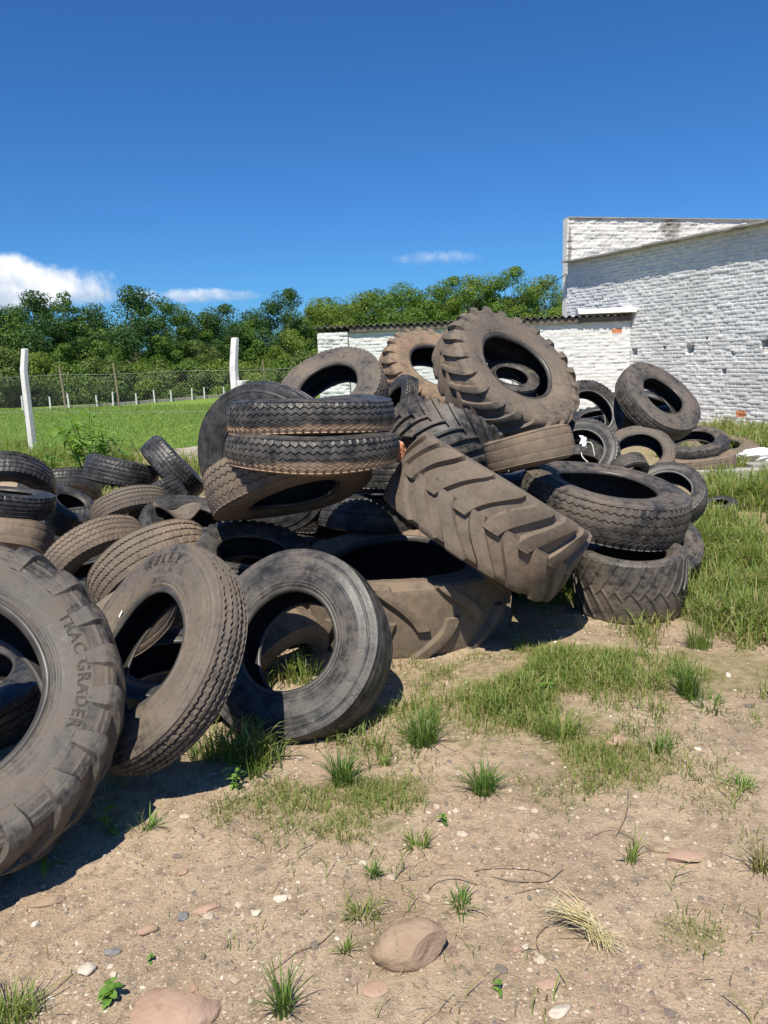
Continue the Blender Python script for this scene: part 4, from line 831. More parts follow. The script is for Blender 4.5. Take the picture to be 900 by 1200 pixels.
# broad leaved seedlings and weeds
def leaf(b, base, d, L, w, droop, fold=.25):
    d = np.array(d, float); d /= np.linalg.norm(d); s = np.cross(d, [0, 0, 1]); s = s / (np.linalg.norm(s) + 1e-9)
    t = np.linspace(0, 1, 7); c = np.array(base) + np.outer(t * L, d) - np.outer(t ** 2 * droop * L, [0, 0, 1])
    wd = w * np.sin(np.pi * np.clip(t * .93 + .05, 0, 1)) ** .8; up = np.cross(s, d)
    V = np.stack([c - s * wd[:, None] + up * wd[:, None] * fold, c, c + s * wd[:, None] + up * wd[:, None] * fold], 1).reshape(-1, 3)
    q = []
    for k in range(6):
        o = k * 3; q += [[o, o + 1, o + 4, o + 3], [o + 1, o + 2, o + 5, o + 4]]
    b.add(V, q)
def weed(loc, h, nl, L, w, label, seed, spread=.5, stems=1, mat='weed', z=None, name='weed_plant'):
    rg = np.random.default_rng(300 + seed)
    root = empty(name, (loc[0], loc[1], float(gz(loc[0], loc[1])) if z is None else z), label, 'weed')
    sb = MB(); lb = MB()
    for k in range(stems):
        a = rg.uniform(0, 6.28); e = np.array([math.cos(a), math.sin(a), 0]) * spread * h * rg.uniform(.3, 1) * (stems > 1) + [rg.normal(0, .04) * h, rg.normal(0, .04) * h, h * rg.uniform(.75, 1)]
        P = catmull([(0, 0, -.01), e * .4 + [0, 0, h * .08], e], 8); sb.tube(P, np.linspace(.012, .005, 8) * (h ** .5) * .6, 5)
        for j in range(nl):
            t = (j + .6) / nl; p = P[min(int(t * 7), 7)]; aa = j * 2.4 + rg.normal(0, .3)
            leaf(lb, p, (math.cos(aa), math.sin(aa), rg.uniform(.3, 1.0)), L * rg.uniform(.7, 1.15), w * rg.uniform(.8, 1.1), rg.uniform(.3, .8))
    sb.obj('stem', M[mat], root); lb.obj('leaves', M[mat], root)
for args in [((-1.1, 2.665), 0.1, 4, 0.085, 0.016, 'broad leaved seedling in the shadow edge of the huge tyre', 1, 0.3, 1, 'weed'), ((-1.251, 2.456), 0.1, 4, 0.1, 0.008, 'strappy green seedling at the shadow edge of the huge tyre', 2, 0.4, 1, 'weed'), ((-0.831, 1.863), 0.06, 9, 0.035, 0.01, 'small leafy weed left of the big reddish rock', 3, 0.8, 3, 'weed'), ((-0.751, 2.017), 0.03, 8, 0.018, 0.006, 'tiny green weed above the big reddish rock', 4, 0.5, 1, 'weed'), ((0.273, 1.828), 0.05, 5, 0.03, 0.007, 'tiny dark seedling right of the boulder', 5, 0.4, 1, 'weed'), ((-0.667, 2.936), 0.1, 8, 0.04, 0.007, 'bright leafy weed in front of the smooth grey black tyre', 6, 0.7, 3, 'weed'), ((0.811, 3.731), 0.1, 10, 0.045, 0.008, 'leafy green weed in the grass behind the broad tuft', 7, 0.9, 4, 'weed'), ((0.187, 2.644), 0.05, 6, 0.03, 0.006, 'small sprouting weed between tufts on gravel', 8, 0.6, 2, 'weed'), ((-4.286, 11.11), 1.3, 18, 0.36, 0.03, 'tall leafy green weed with long leaves by the fence', 11, 0.5, 13, 'weed'), ((-5.409, 12.503), 0.85, 12, 0.28, 0.024, 'shorter leafy weed right of the near white post', 12, 0.5, 4, 'weed'), ((-6.259, 12.904), 0.75, 10, 0.24, 0.016, 'leafy weed left of the near white post', 13, 0.5, 3, 'weed'), ((-4.13, 11.504), 0.95, 14, 0.32, 0.028, 'leafy weed leaning right beside the tallest one', 14, 0.5, 8, 'weed')]: weed(*args)

def twig(pts, rad, label, mat='twig'):
    P = [(x, y, float(gz(x, y)) + z) for x, y, z in pts]
    cord('dry_twig', P, rad, mat, label, 'twig')
for args in [([(0.264, 2.343, 0.006), (0.368, 2.351, 0.02), (0.469, 2.337, 0.02), (0.522, 2.312, 0.006)], 0.0022, 'long thin dry twig on gravel above the flat stone'), ([(0.32, 2.318, 0.004), (0.387, 2.289, 0.012), (0.501, 2.283, 0.008), (0.572, 2.34, 0.02)], 0.002, 'curved dry twig crossing the long thin one'), ([(0.097, 2.245, 0.004), (0.134, 2.285, 0.03), (0.201, 2.294, 0.03), (0.271, 2.278, 0.006)], 0.0018, 'arched dry stem above the boulder'), ([(-0.384, 1.942, 0.004), (-0.316, 2.004, 0.012), (-0.241, 2.042, 0.01), (-0.2, 2.097, 0.006)], 0.002, 'pale dry stem lying left of the boulder'), ([(-1.04, 1.872, 0.003), (-1.006, 1.907, 0.01), (-0.969, 1.968, 0.006)], 0.0018, 'pale straw stem beside the cream white stone'), ([(0.424, 1.922, 0.003), (0.411, 2.004, 0.02), (0.456, 2.073, 0.01), (0.53, 2.106, 0.005)], 0.0016, 'dark curled root on gravel by the straw tuft'), ([(0.797, 2.504, 0.0), (0.884, 2.631, 0.06), (0.939, 2.772, 0.12)], 0.0015, 'upright thin dry stalk by the wispy tuft'), ([(0.705, 2.509, 0.003), (0.812, 2.554, 0.02), (0.912, 2.433, 0.01), (0.983, 2.42, 0.004)], 0.0016, 'dark dry runner beside the flat reddish stone'), ([(0.616, 2.178, 0.003), (0.493, 2.245, 0.012), (0.377, 2.23, 0.004)], 0.0015, 'faint brown runner on the middle gravel')]: twig(*args)
# torn up tuft of straw lying on the soil
sx, sy = (0.592, 2.01)
rg = np.random.default_rng(9); n = 70
o = obj('straw_tuft', bl_mesh('straw_tuft', [blades(rg.normal(0, .012, n), rg.normal(0, .012, n), np.full(n, .008), rg.uniform(.09, .18, n), np.full(n, .0016), rg.uniform(.75, 1.0, n), rg, 2.55 + rg.normal(0, .25, n), 1.9), blades(rg.normal(.01, .012, n), rg.normal(0, .012, n), np.full(n, .006), rg.uniform(.03, .07, n), np.full(n, .0013), rg.uniform(.8, 1.0, n), rg, -.8 + rg.normal(0, .7, n), 1.9)]), M['straw'])
o.location = (sx, sy, float(gz(sx, sy))); tag(o, 'uprooted pale straw tuft lying on the bare gravel', 'straw')

# ------------------------------------------------------------------ walls
def brick_wall(P0, d, length, z0, z1, cell, course, brick, amp, name, mat, parent, thick=.22, seed=0, ztop=None, holes=(), stains=(), bricks=(), mortar=.3, z0f=None):
    """displaced brick face on the side that looks along -(left normal); built as one slab"""
    d = np.array(d[:2], float); d /= np.linalg.norm(d); nrm = np.array([d[1], -d[0]])      # outward
    nu = int(length / cell) + 1; nv = int((z1 - z0) / cell) + 1
    u, v = np.meshgrid(np.linspace(0, length, nu), np.linspace(0, 1, nv))
    top = np.full_like(u, z1) if ztop is None else ztop(u)
    h = z0 + v * (top - z0)
    wob = (fbm(u * .7, h * .7, 3, seed + 50) - .5)
    hr = h + wob * .04 + (fbm(u * 4, h * 4, 2, seed + 60) - .5) * .020
    row = np.floor(hr / course); fr = hr / course - row
    uu = u / brick + .5 * (row % 2) + .13 * _hash(row, row * 0, seed); col_ = np.floor(uu); fc = uu - col_
    jv = .5 - np.abs(fr - .5); ju = .5 - np.abs(fc - .5)
    joint = np.minimum(sstep(.0, .17, jv), sstep(.0, .05, ju))
    dep = (_hash(row, col_, seed + 5) - .5) * amp * 1.0
    squeeze = (fbm(u * 9, h * 22, 3, seed + 8) - .42) * amp * 2.6 * mortar * (1 - sstep(.05, .26, jv))
    face = (fbm(u * 14, h * 14, 4, seed + 12) - .5) * amp * .75
    tilt = (fr - .5) * amp * .5 * (_hash(row, col_ + 9, seed + 2) - .3)
    D = dep + face + tilt - (1 - joint) * amp * .75 + squeeze + wob * amp * 1.2
    for (hu, hz, hw, hh) in holes:
        m = sstep(1.25, .9, np.maximum(np.abs(u - hu) / hw, np.abs(h - hz) / hh) + (fbm(u * 30, h * 30, 2, 3) - .5) * .5); D = D - m * .30
    S = np.zeros_like(u); B = np.zeros_like(u)
    for (hu, hz, hw, hh, a) in stains: S = np.maximum(S, a * sstep(1.2, .3, np.hypot((u - hu) / hw, (h - hz) / hh)))
    for (hu, hz, hw, hh) in bricks: B = np.maximum(B, sstep(1.3, .8, np.maximum(np.abs(u - hu) / hw, np.abs(h - hz) / hh)))
    V = np.stack([P0[0] + d[0] * u + nrm[0] * D, P0[1] + d[1] * u + nrm[1] * D, h], -1).reshape(-1, 3)
    i = np.arange(nv - 1)[:, None] * nu + np.arange(nu - 1)[None]; q = np.stack([i, i + 1, i + nu + 1, i + nu], -1).reshape(-1, 4)
    nb = nu * nv
    back = np.stack([P0[0] + d[0] * u - nrm[0] * thick, P0[1] + d[1] * u - nrm[1] * thick, h], -1).reshape(-1, 3)
    ed = np.concatenate([np.arange(nu), np.arange(1, nv) * nu + nu - 1, (nv - 1) * nu + np.arange(nu - 2, -1, -1), np.arange(nv - 2, 0, -1) * nu])
    bi = np.arange(len(ed)); V2 = back[ed]; e2 = np.roll(ed, -1); side = np.stack([ed, nb + bi, nb + np.roll(bi, -1), e2], -1)
    cap = [nb + bi]
    att = {'stain': np.concatenate([S.ravel(), S.ravel()[ed]]), 'brick': np.concatenate([B.ravel(), np.zeros(len(ed))])}
    me = make_mesh(name, np.vstack([V, V2]), [q, side, np.array(cap)], True, 60, att)
    return obj(name, me, mat, parent)
WALL = {'d': (-0.41231, 0.91104), 'far': (5.4279, 22.6286), 'len': 7.904, 'top': 4.21, 'holes': [(2.76, 1.7, 0.085, 0.075), (4.6, 1.72, 0.1, 0.085), (6.67, 1.78, 0.1, 0.06), (6.71, 1.74, 0.04, 0.12), (5.62, 1.21, 0.05, 0.05), (3.79, 1.78, 0.04, 0.03), (5.09, 1.96, 0.03, 0.03), (1.51, 3.12, 0.03, 0.05), (5.83, 1.6, 0.03, 0.04)], 'stains': [(0.93, 3.62, 0.5, 0.25, 0.45), (0.94, 3.28, 0.8, 0.2, 0.4), (6.15, 4.05, 0.5, 0.15, 0.4), (1.96, 3.51, 0.2, 0.3, 0.4)], 'bricks': [(6.14, 0.28, 0.12, 0.07)], 'ud': (0.96836, 0.24958), 'up0': (5.4479, 22.7886), 'uptop': 5.452, 'ustains': [(3.34, 5.19, 0.55, 0.42, 0.75), (0.67, 5.44, 1.0, 0.1, 0.6), (0.09, 4.66, 0.1, 1.0, 0.7), (1.9, 5.43, 0.8, 0.12, 0.45), (0.21, 4.19, 0.3, 0.15, 0.6)]}
wd = np.array(WALL['d']); ws = np.array(WALL['far'])
big = empty('warehouse', (ws[0], ws[1], 0), 'tall roughly whitewashed brick warehouse walls at the right', 'building')
def rel(o, root):
    o.location = (-root.location.x, -root.location.y, -root.location.z); return o
dn = -wd
rel(brick_wall(ws, dn, WALL['len'], -.3, WALL['top'], .016, .084, .21, .019, 'side_wall', M['wall_rough'], big, .45, 11, None, WALL['holes'], WALL['stains'], WALL['bricks']), big)
b = MB(); rg = np.random.default_rng(12); s = 0.0
while s < WALL['len'] - .1:
    w_ = min(rg.uniform(.3, .7), WALL['len'] - s); c = ws[:2] + dn[:2] * (s + w_ / 2)
    b.box((c[0], c[1], WALL['top'] + .016 + rg.uniform(-.012, .012)), (w_ - .012, .50 + rg.uniform(0, .03), .04), np.array([[dn[0], -dn[1], 0], [dn[1], dn[0], 0], [0, 0, 1]])); s += w_
rel(b.obj('wall_cap', M['concrete_grey'], big, False), big)
ud = np.array(WALL['ud'])
rel(brick_wall(np.array(WALL['up0']), ud, 11.0, 2.0, WALL['uptop'], .028, .098, .23, .026, 'end_wall', M['wall_upper'], big, .25, 23, None, (), WALL['ustains'], ()), big)
b = MB()
for s in np.arange(0, 10.9, .55):
    c = np.array(WALL['up0']) + ud * (s + .275); b.box((c[0], c[1] + .10, WALL['uptop'] + .012), (.548, .30, .028), np.array([[ud[0], -ud[1], 0], [ud[1], ud[0], 0], [0, 0, 1]]))
rel(b.obj('coping', M['concrete_grey'], big, False), big)

SH = {'left': (-1.575, 21.0596, 0.0), 'right': (6.5036, 20.2518, 0.0), 'zl': 2.453, 'zr': 2.482, 'pier': 0.81, 'holes': [], 'stains': [], 'bricks': [(7.78, 2.24, 0.12, 0.06)]}
a0 = np.array(SH['left']); a1 = np.array(SH['right']); sd = (a1 - a0)[:2]; sl_ = np.linalg.norm(sd); sd /= sl_; sn = np.array([sd[1], -sd[0]])
shed = empty('shed', (a0[0], a0[1], 0), 'low white brick shed with corrugated roof behind the tyre pile', 'building')
def stop(u): return SH['zl'] + (SH['zr'] - SH['zl']) * u / sl_
rel(brick_wall(a0, sd, sl_, -.2, max(SH['zl'], SH['zr']), .022, .088, .22, .017, 'front_wall', M['wall_shed'], shed, .2, 31, lambda u: stop(u), SH['holes'], SH['stains'], SH['bricks'], .5), shed)
# pier of rough white bricks at the left end, standing proud of the wall
pc = a0[:2] + sn * .16 - sd * .02
rel(brick_wall(pc - sn * 0, sd, SH['pier'], -.2, SH['zl'] + .02, .02, .098, .2, .03, 'corner_pier', M['wall_shed'], shed, .155, 37, None, (), ((.35, SH['zl'] - .2, .16, .09, .6),), ()), shed)
# dark beam under the eaves, then the corrugated sheets
def along(u, out, z): return np.array([a0[0] + sd[0] * u + sn[0] * out, a0[1] + sd[1] * u + sn[1] * out, z])
b = MB(); c0, c1 = along(SH['pier'] + .03, .05, 0), along(sl_ - .02, .05, 0)
V = []
for (p, u) in ((c0, SH['pier']), (c1, sl_)):
    for (o_, dz) in ((.04, .004), (.04, .13), (-.06, .13), (-.06, .004)): V.append([p[0] + sn[0] * (o_ - .0), p[1] + sn[1] * (o_ - .0), stop(u) + dz])
b.add(V, [[0, 1, 5, 4], [1, 2, 6, 5], [2, 3, 7, 6], [3, 0, 4, 7]], [[3, 2, 1, 0], [4, 5, 6, 7]]); rel(b.obj('eaves_beam', M['beam'], shed, False), shed)
nu = 900; u = np.linspace(-.12, sl_ - .01, nu); per = .177
zz = .028 * np.cos(u * 2 * np.pi / per); V = []
lap = (np.floor(u / 1.06) % 2) * .004
for (o_, dz) in ((.15, .0), (-4.0, -.55)):
    for t in (0.0, -.012):
        V.append(np.stack([a0[0] + sd[0] * u + sn[0] * o_, a0[1] + sd[1] * u + sn[1] * o_, stop(u) + .175 + dz + zz + t + lap], -1))
V = np.concatenate(V); k = np.arange(nu - 1)
q = np.concatenate([np.stack([k + a, k + a + 1, k + b_ + 1, k + b_], -1) for a, b_ in ((0, 2 * nu), (3 * nu, nu), (nu, 0), (2 * nu, 3 * nu))])
rel(obj('corrugated_roof', make_mesh('corrugated_roof', V, [q], True, 50), M['fibro'], shed), shed)
# lump of white mortar where the roof meets the warehouse wall
b = MB(); rg = np.random.default_rng(4)
us = np.linspace(sl_ - 1.35, sl_ + .1, 30)
V = []
for j, uu in enumerate(us):
    w_ = .03 + .05 * rg.random()
    for (o_, z_) in ((.16, .20), (.17 + w_, .215), (.12, .30 + w_ * .4), (-.3, .33 + w_ * .4), (-.3, .18)): V.append(along(uu, o_, stop(min(uu, sl_)) + z_))
i_ = np.arange(29)[:, None] * 5; q = np.concatenate([i_ + np.array([a, (a + 1) % 5, 5 + (a + 1) % 5, 5 + a]) for a in range(5)])
b.add(np.array(V), q, [[4, 3, 2, 1, 0], [145, 146, 147, 148, 149]]); rel(b.obj('mortar_fillet', M['concrete_white'], shed, True, 60), shed)
# side and back walls of the shed
b = MB()
for (p, q_) in ((along(.1, -.2, 0), along(.1, -3.9, 0)), (along(.1, -3.9, 0), along(sl_, -3.9, 0))):
    dd = (q_ - p)[:2]; L_ = np.linalg.norm(dd); dd /= L_; c = (p + q_) / 2
    b.box((c[0], c[1], .85), (L_ - .02, .15, 2.1), np.array([[dd[0], -dd[1], 0], [dd[1], dd[0], 0], [0, 0, 1]]))
rel(b.obj('rear_walls', M['wall_shed'], shed, False), shed)

# ------------------------------------------------------------------ fence towards the field
FA = np.array([*FENCE_A, 0]); FB = np.array([*FENCE_B, 0]); L_ = np.linalg.norm(FB - FA)
fence = empty('chain_link_fence', (FA[0], FA[1], 0), 'chain link fence on white angled concrete posts before the field', 'fence')
def fpt(s, z, off=0): return np.array([FA[0] + fd[0] * s + fnr[0] * off, FA[1] + fd[1] * s + fnr[1] * off, z])
def post(s, brace=False):
    b = MB(); Rz = np.array([[fd[0], -fd[1], 0], [fd[1], fd[0], 0], [0, 0, 1]])
    h0, h1 = 1.68, 2.2; w = .058
    lv = [(-.2, 0, w * 1.1), (.0, 0, w * 1.1), (h0 * .5, 0, w * 1.03), (h0, 0, w), (h0 + .10, -.015, w * .97), (h1 - .05, -.085, w * .9), (h1, -.092, w * .86)]
    V = []
    for z, off, ww in lv:
        for a, c in ((-1, -1), (1, -1), (1, 1), (-1, 1)):
            p = Rz @ np.array([a * ww, -off + c * ww, 0]); V.append([p[0] + FA[0] + fd[0] * s, p[1] + FA[1] + fd[1] * s, z])
    V = np.array(V); V[:, :2] += (np.random.default_rng(int(s * 10) + 60).random((len(V), 2)) - .5) * .008
    i = np.arange(len(lv) - 1)[:, None] * 4; q = np.concatenate([i + np.array([a, (a + 1) % 4, 4 + (a + 1) % 4, 4 + a]) for a in range(4)])
    b.add(V, q, [[3, 2, 1, 0], list(range(len(V) - 4, len(V)))])
    o = b.obj('concrete_post', M['concrete_white'], fence, True, 30); bv = o.modifiers.new('bevel', 'BEVEL'); bv.width = .012; bv.segments = 2; bv.limit_method = 'ANGLE'; rel(o, fence)
    if brace:
        c = b2 = MB(); p = fpt(s, 0, -.0); b2.box((p[0] + .115, p[1] - .01, .72), (.105, .12, 1.46), Rz)
        o = b2.obj('stub_post', M['concrete_white'], fence, False); bv = o.modifiers.new('bevel', 'BEVEL'); bv.width = .012; bv.segments = 2; rel(o, fence)
for s in (-4.6, 0.0, L_): post(s, abs(s - L_) < 1e-6)
post(L_ + 5.0)
# diamond mesh of zigzag wires
b = MB(); cell = .075; zlo, zhi = .1, 1.66; s0, s1 = -4.6, L_ + 5.0
nz_ = int((zhi - zlo) / cell)
rows = zlo + np.arange(nz_ + 1) * cell
for k in range(int((s1 - s0) / cell)):
    sx = s0 + k * cell + cell * .5 * ((np.arange(nz_ + 1)) % 2) * (1 if k % 2 == 0 else 1)
    sag = .012 * np.sin(rows * 3 + k * .13) + .02 * math.sin(k * .05)
    pts = np.array([fpt(sx[j] + (cell * .5 if (j % 2) else 0), rows[j], .075 + sag[j]) for j in range(nz_ + 1)])
    b.tube(pts, .0011, 3, False)
    pts2 = np.array([fpt(s0 + k * cell - (cell * 1.0 if False else 0) + (0 if (j % 2) else cell), rows[j], .079 + sag[j]) for j in range(nz_ + 1)])
    b.tube(pts2, .0011, 3, False)
rel(b.obj('wire_mesh', M['wire'], fence, True, None), fence)
b = MB()
for z in (.12, .9, 1.64): b.tube(np.array([fpt(s, z + .01 * math.sin(s * 2), .072) for s in np.linspace(s0, s1, 60)]), .003, 4, False)
rel(b.obj('strand_wire', M['wire'], fence, True, None), fence)
# low plinth wall under the fence
n = 160; ss = np.linspace(-5, L_ + 6, n); rg = np.random.default_rng(8); V = []
for j, s in enumerate(ss):
    h = .06 + .20 * float(sstep(2.2, 4.6, s)) + .12 * (fbm(s * 1.6, 0.5, 4, 5) - .5)
    for off, z in ((-.10, -.4), (-.10 + .02 * rg.random(), h - .04), (-.06, h + .01 * rg.random()), (.06, h + .01 * rg.random()), (.09, h - .05), (.09, -.5)): V.append(fpt(s, z, off + .2))
i_ = np.arange(n - 1)[:, None] * 6; q = np.concatenate([i_ + np.array([a, a + 1, 7 + a, 6 + a]) for a in range(5)])
o = obj('low_wall', make_mesh('low_wall', np.array(V), [q[:, ::-1]], True, 40), M['concrete_low']); tag(o, 'low weathered concrete wall below the chain link fence', 'wall')

# far side of the field: white posts, kerb and poles
FF = [np.array(p) for p in [(-24.42, 49.72), (-13.22, 65.69)]]
far = empty('field_fence', (FF[0][0], FF[0][1], -1.0), 'distant row of short white posts along the far edge of the field', 'fence')
def fline(t):
    return FF[0] + (FF[-1] - FF[0]) * t
for t in np.linspace(-.28, 1.45, 20):
    p = fline(t + .012 * math.sin(t * 40)); b = MB(); h = .92 + .1 * math.sin(t * 31); tl = .03 * math.sin(t * 17)
    g = float(gz(p[0], p[1]))
    b.tube([(p[0], p[1], g - .1), (p[0] + tl, p[1], g + h)], (.062, .055), 6); rel(b.obj('post', M['concrete_white'], far, True, 40), far)
b = MB(); dd = (FF[-1] - FF[0]); dd = dd / np.linalg.norm(dd)
A_, B_ = fline(-.3), fline(1.5); mid = (A_ + B_) / 2; g = float(gz(mid[0], mid[1]))
b.box((mid[0], mid[1] + .4, g + .10), (np.linalg.norm(B_ - A_), .25, .26), np.array([[dd[0], -dd[1], 0], [dd[1], dd[0], 0], [0, 0, 1]])); rel(b.obj('kerb', M['concrete_low'], far, False), far)
b = MB(); p0, p1 = fline(1.06), fline(1.32)
b.tube([(p0[0], p0[1], g), (p0[0], p0[1], g + 1.25)], .06, 6); b.tube([(p0[0], p0[1], g + 1.25), (p1[0], p1[1], g + 1.3)], .05, 6); b.tube([(p1[0], p1[1], g), (p1[0], p1[1], g + 1.3)], .06, 6)
tag(b.obj('pipe_rail', M['concrete_white']), 'white pipe rail at the far corner of the field', 'railing')
for (x, y, zt, lab, rad) in [(-22.04, 54.34, 1.99, 'brown wooden pole at the far edge of the field, left of the white one', 0.085), (-18.2, 54.1, 2.09, 'pale leaning pole at the far edge of the field', 0.075), (-10.06, 68.82, 2.04, 'distant pole before the wood near the shed', 0.07)]:
    b = MB(); g = float(gz(x, y)); b.tube([(x, y, g - .2), (x - .04, y, g + (zt - g) * .5), (x - .12, y, zt)], (rad, rad * .9, rad * .75), 8)
    tag(b.obj('wooden_pole', M['wood']), lab, 'pole')
# cable from the warehouse corner
c0 = np.array((5.415, 22.658, 3.923))
b = MB(); t = np.linspace(0, 1, 30)[:, None]; e = c0 + np.array([-6.5, 9.0, -1.5]); P = c0 * (1 - t) + e * t - np.array([0, 0, .7]) * (4 * t * (1 - t)); b.tube(P, .012, 4)
tag(b.obj('overhead_cable', M['cable']), 'thin dark cable running from the tall wall to the trees', 'cable')

# concrete beams on the ground at the right edge
for (x, y, L, rz, hh, lab) in [(4.54, 10.17, 1.25, -0.04, 0.16, 'long grey concrete beam lying in the grass beyond the small lone tyre'), (5.37, 10.44, 0.7, 0.08, 0.2, 'short concrete beam lying under the white sack'), (4.96, 9.52, 0.9, 0.02, 0.15, 'nearest concrete beam lying at the right edge')]:
    b = MB(); b.box((0, 0, 0), (L, .2, hh)); o = b.obj('concrete_beam', M['concrete_grey'], None, False); o.location = (x, y, float(gz(x, y)) + hh / 2 - .02); o.rotation_euler = (0, .01, rz)
    bv = o.modifiers.new('bevel', 'BEVEL'); bv.width = .02; bv.segments = 2; tag(o, lab, 'concrete beam', 'concrete beams')

# ------------------------------------------------------------------ trees
def crown_mesh(seed, rx, rz, nclump, nleaf, ls, flat=1.0, low=-.75):
    rg = np.random.default_rng(seed); cs = []
    while len(cs) < nclump:
        p = rg.normal(size=3); p /= np.linalg.norm(p); rad = rg.uniform(.45, 1.0) ** .6
        p = p * rad
        if p[2] < low: continue
        w = 1 - .35 * max(p[2], 0) ** 2
        cs.append([p[0] * rx * w, p[1] * rx * w, p[2] * rz])
    cs = np.array(cs); cs[:, :2] *= (1 + .35 * (rg.random((nclump, 1)) - .5)); cs[:, 2] += rg.normal(0, .07 * rz, nclump)
    cr = rg.uniform(.18, .42, nclump) * rx
    n = nclump * nleaf; ci = np.repeat(np.arange(nclump), nleaf)
    dv = rg.normal(size=(n, 3)); dv /= np.linalg.norm(dv, axis=1)[:, None]; dv *= (rg.random(n) ** .30)[:, None]
    dv[:, 2] *= .72 * flat
    P = cs[ci] + dv * cr[ci][:, None]
    # sprays of leaves that break the outline
    k = rg.random(n) < .07; P[k] += np.clip(rg.normal(0, .055 * rx, (k.sum(), 3)), -.1 * rx, .1 * rx) * [1, 1, .7]
    nn = dv * 1.1 + rg.normal(0, .42, (n, 3)) + [0, 0, .30]; nn /= np.linalg.norm(nn, axis=1)[:, None]
    a = np.cross(nn, rg.normal(size=(n, 3))); a /= np.linalg.norm(a, axis=1)[:, None]; c = np.cross(nn, a)
    s = (ls * rg.uniform(.6, 1.35, n))[:, None]
    V = np.stack([P - a * s, P + c * s * .5 - a * s * .1, P + a * s, P - c * s * .5 + a * s * .1], 1).reshape(-1, 3)
    V = V
    q = (np.arange(n) * 4)[:, None] + np.arange(4)
    return make_mesh('crown', V, [q], False), cs
TREE_V = {}
for nm, sd_, rx, rz, nc, nl, ls, low in (('a', 1, 4.2, 3.9, 40, 480, 0.116, -.8), ('b', 2, 3.6, 4.3, 34, 480, 0.112, -.9), ('c', 3, 4.6, 3.4, 42, 480, 0.116, -.7), ('d', 4, 3.0, 3.2, 26, 480, 0.109, -.9), ('e', 5, 2.6, 2.0, 40, 330, 0.102, -.6), ('f', 6, 3.3, 1.9, 50, 330, 0.102, -.55), ('g', 7, 1.6, 2.4, 16, 110, .13, -.9)):
    TREE_V[nm] = crown_mesh(sd_, rx, rz, nc, nl, ls, 1.0, low) + (rx, rz)
def tree(x, y, top, kind, sc, mat, label, group, rz, name='tree', squash=1.0):
    me, cs, rx, rzz = TREE_V[kind]; g = float(gz(x, y))
    zc = top - rzz * sc * squash * .98
    root = empty(name, (x, y, g), label, 'tree' if name == 'tree' else 'bush', group)
    key = 'crown_' + kind + mat
    if key not in TREE_V:
        m2 = me.copy(); m2.name = 'crown'; m2.materials.append(M[mat]); TREE_V[key] = m2
    o = bpy.data.objects.new('crown', TREE_V[key]); COL.objects.link(o); o.parent = root; o.location = (0, 0, zc - g); o.scale = (sc, sc, sc * squash); o.rotation_euler = (0, 0, rz)
    b = MB(); H_ = zc - g; r0 = .05 * sc * rx * .55
    b.tube(catmull([(0, 0, -.2), (.1, .05, H_ * .5), (-.05, 0, H_), (0, .05, H_ + rzz * sc * .5)], 14), np.linspace(r0, r0 * .3, 14), 8)
    c_, s_ = math.cos(rz), math.sin(rz)
    for p in cs[::5]:
        e = np.array([p[0] * c_ - p[1] * s_, p[0] * s_ + p[1] * c_, p[2] * squash]) * sc + [0, 0, H_]
        st_ = np.array([0, 0, max(H_ * .45, min(H_, e[2] - 1))])
        b.tube(catmull([st_, (st_ + e) / 2 + [0, 0, .25 * sc], e], 8), np.linspace(r0 * .5, r0 * .1, 8), 5)
    b.obj('trunk', M['bark'], root)
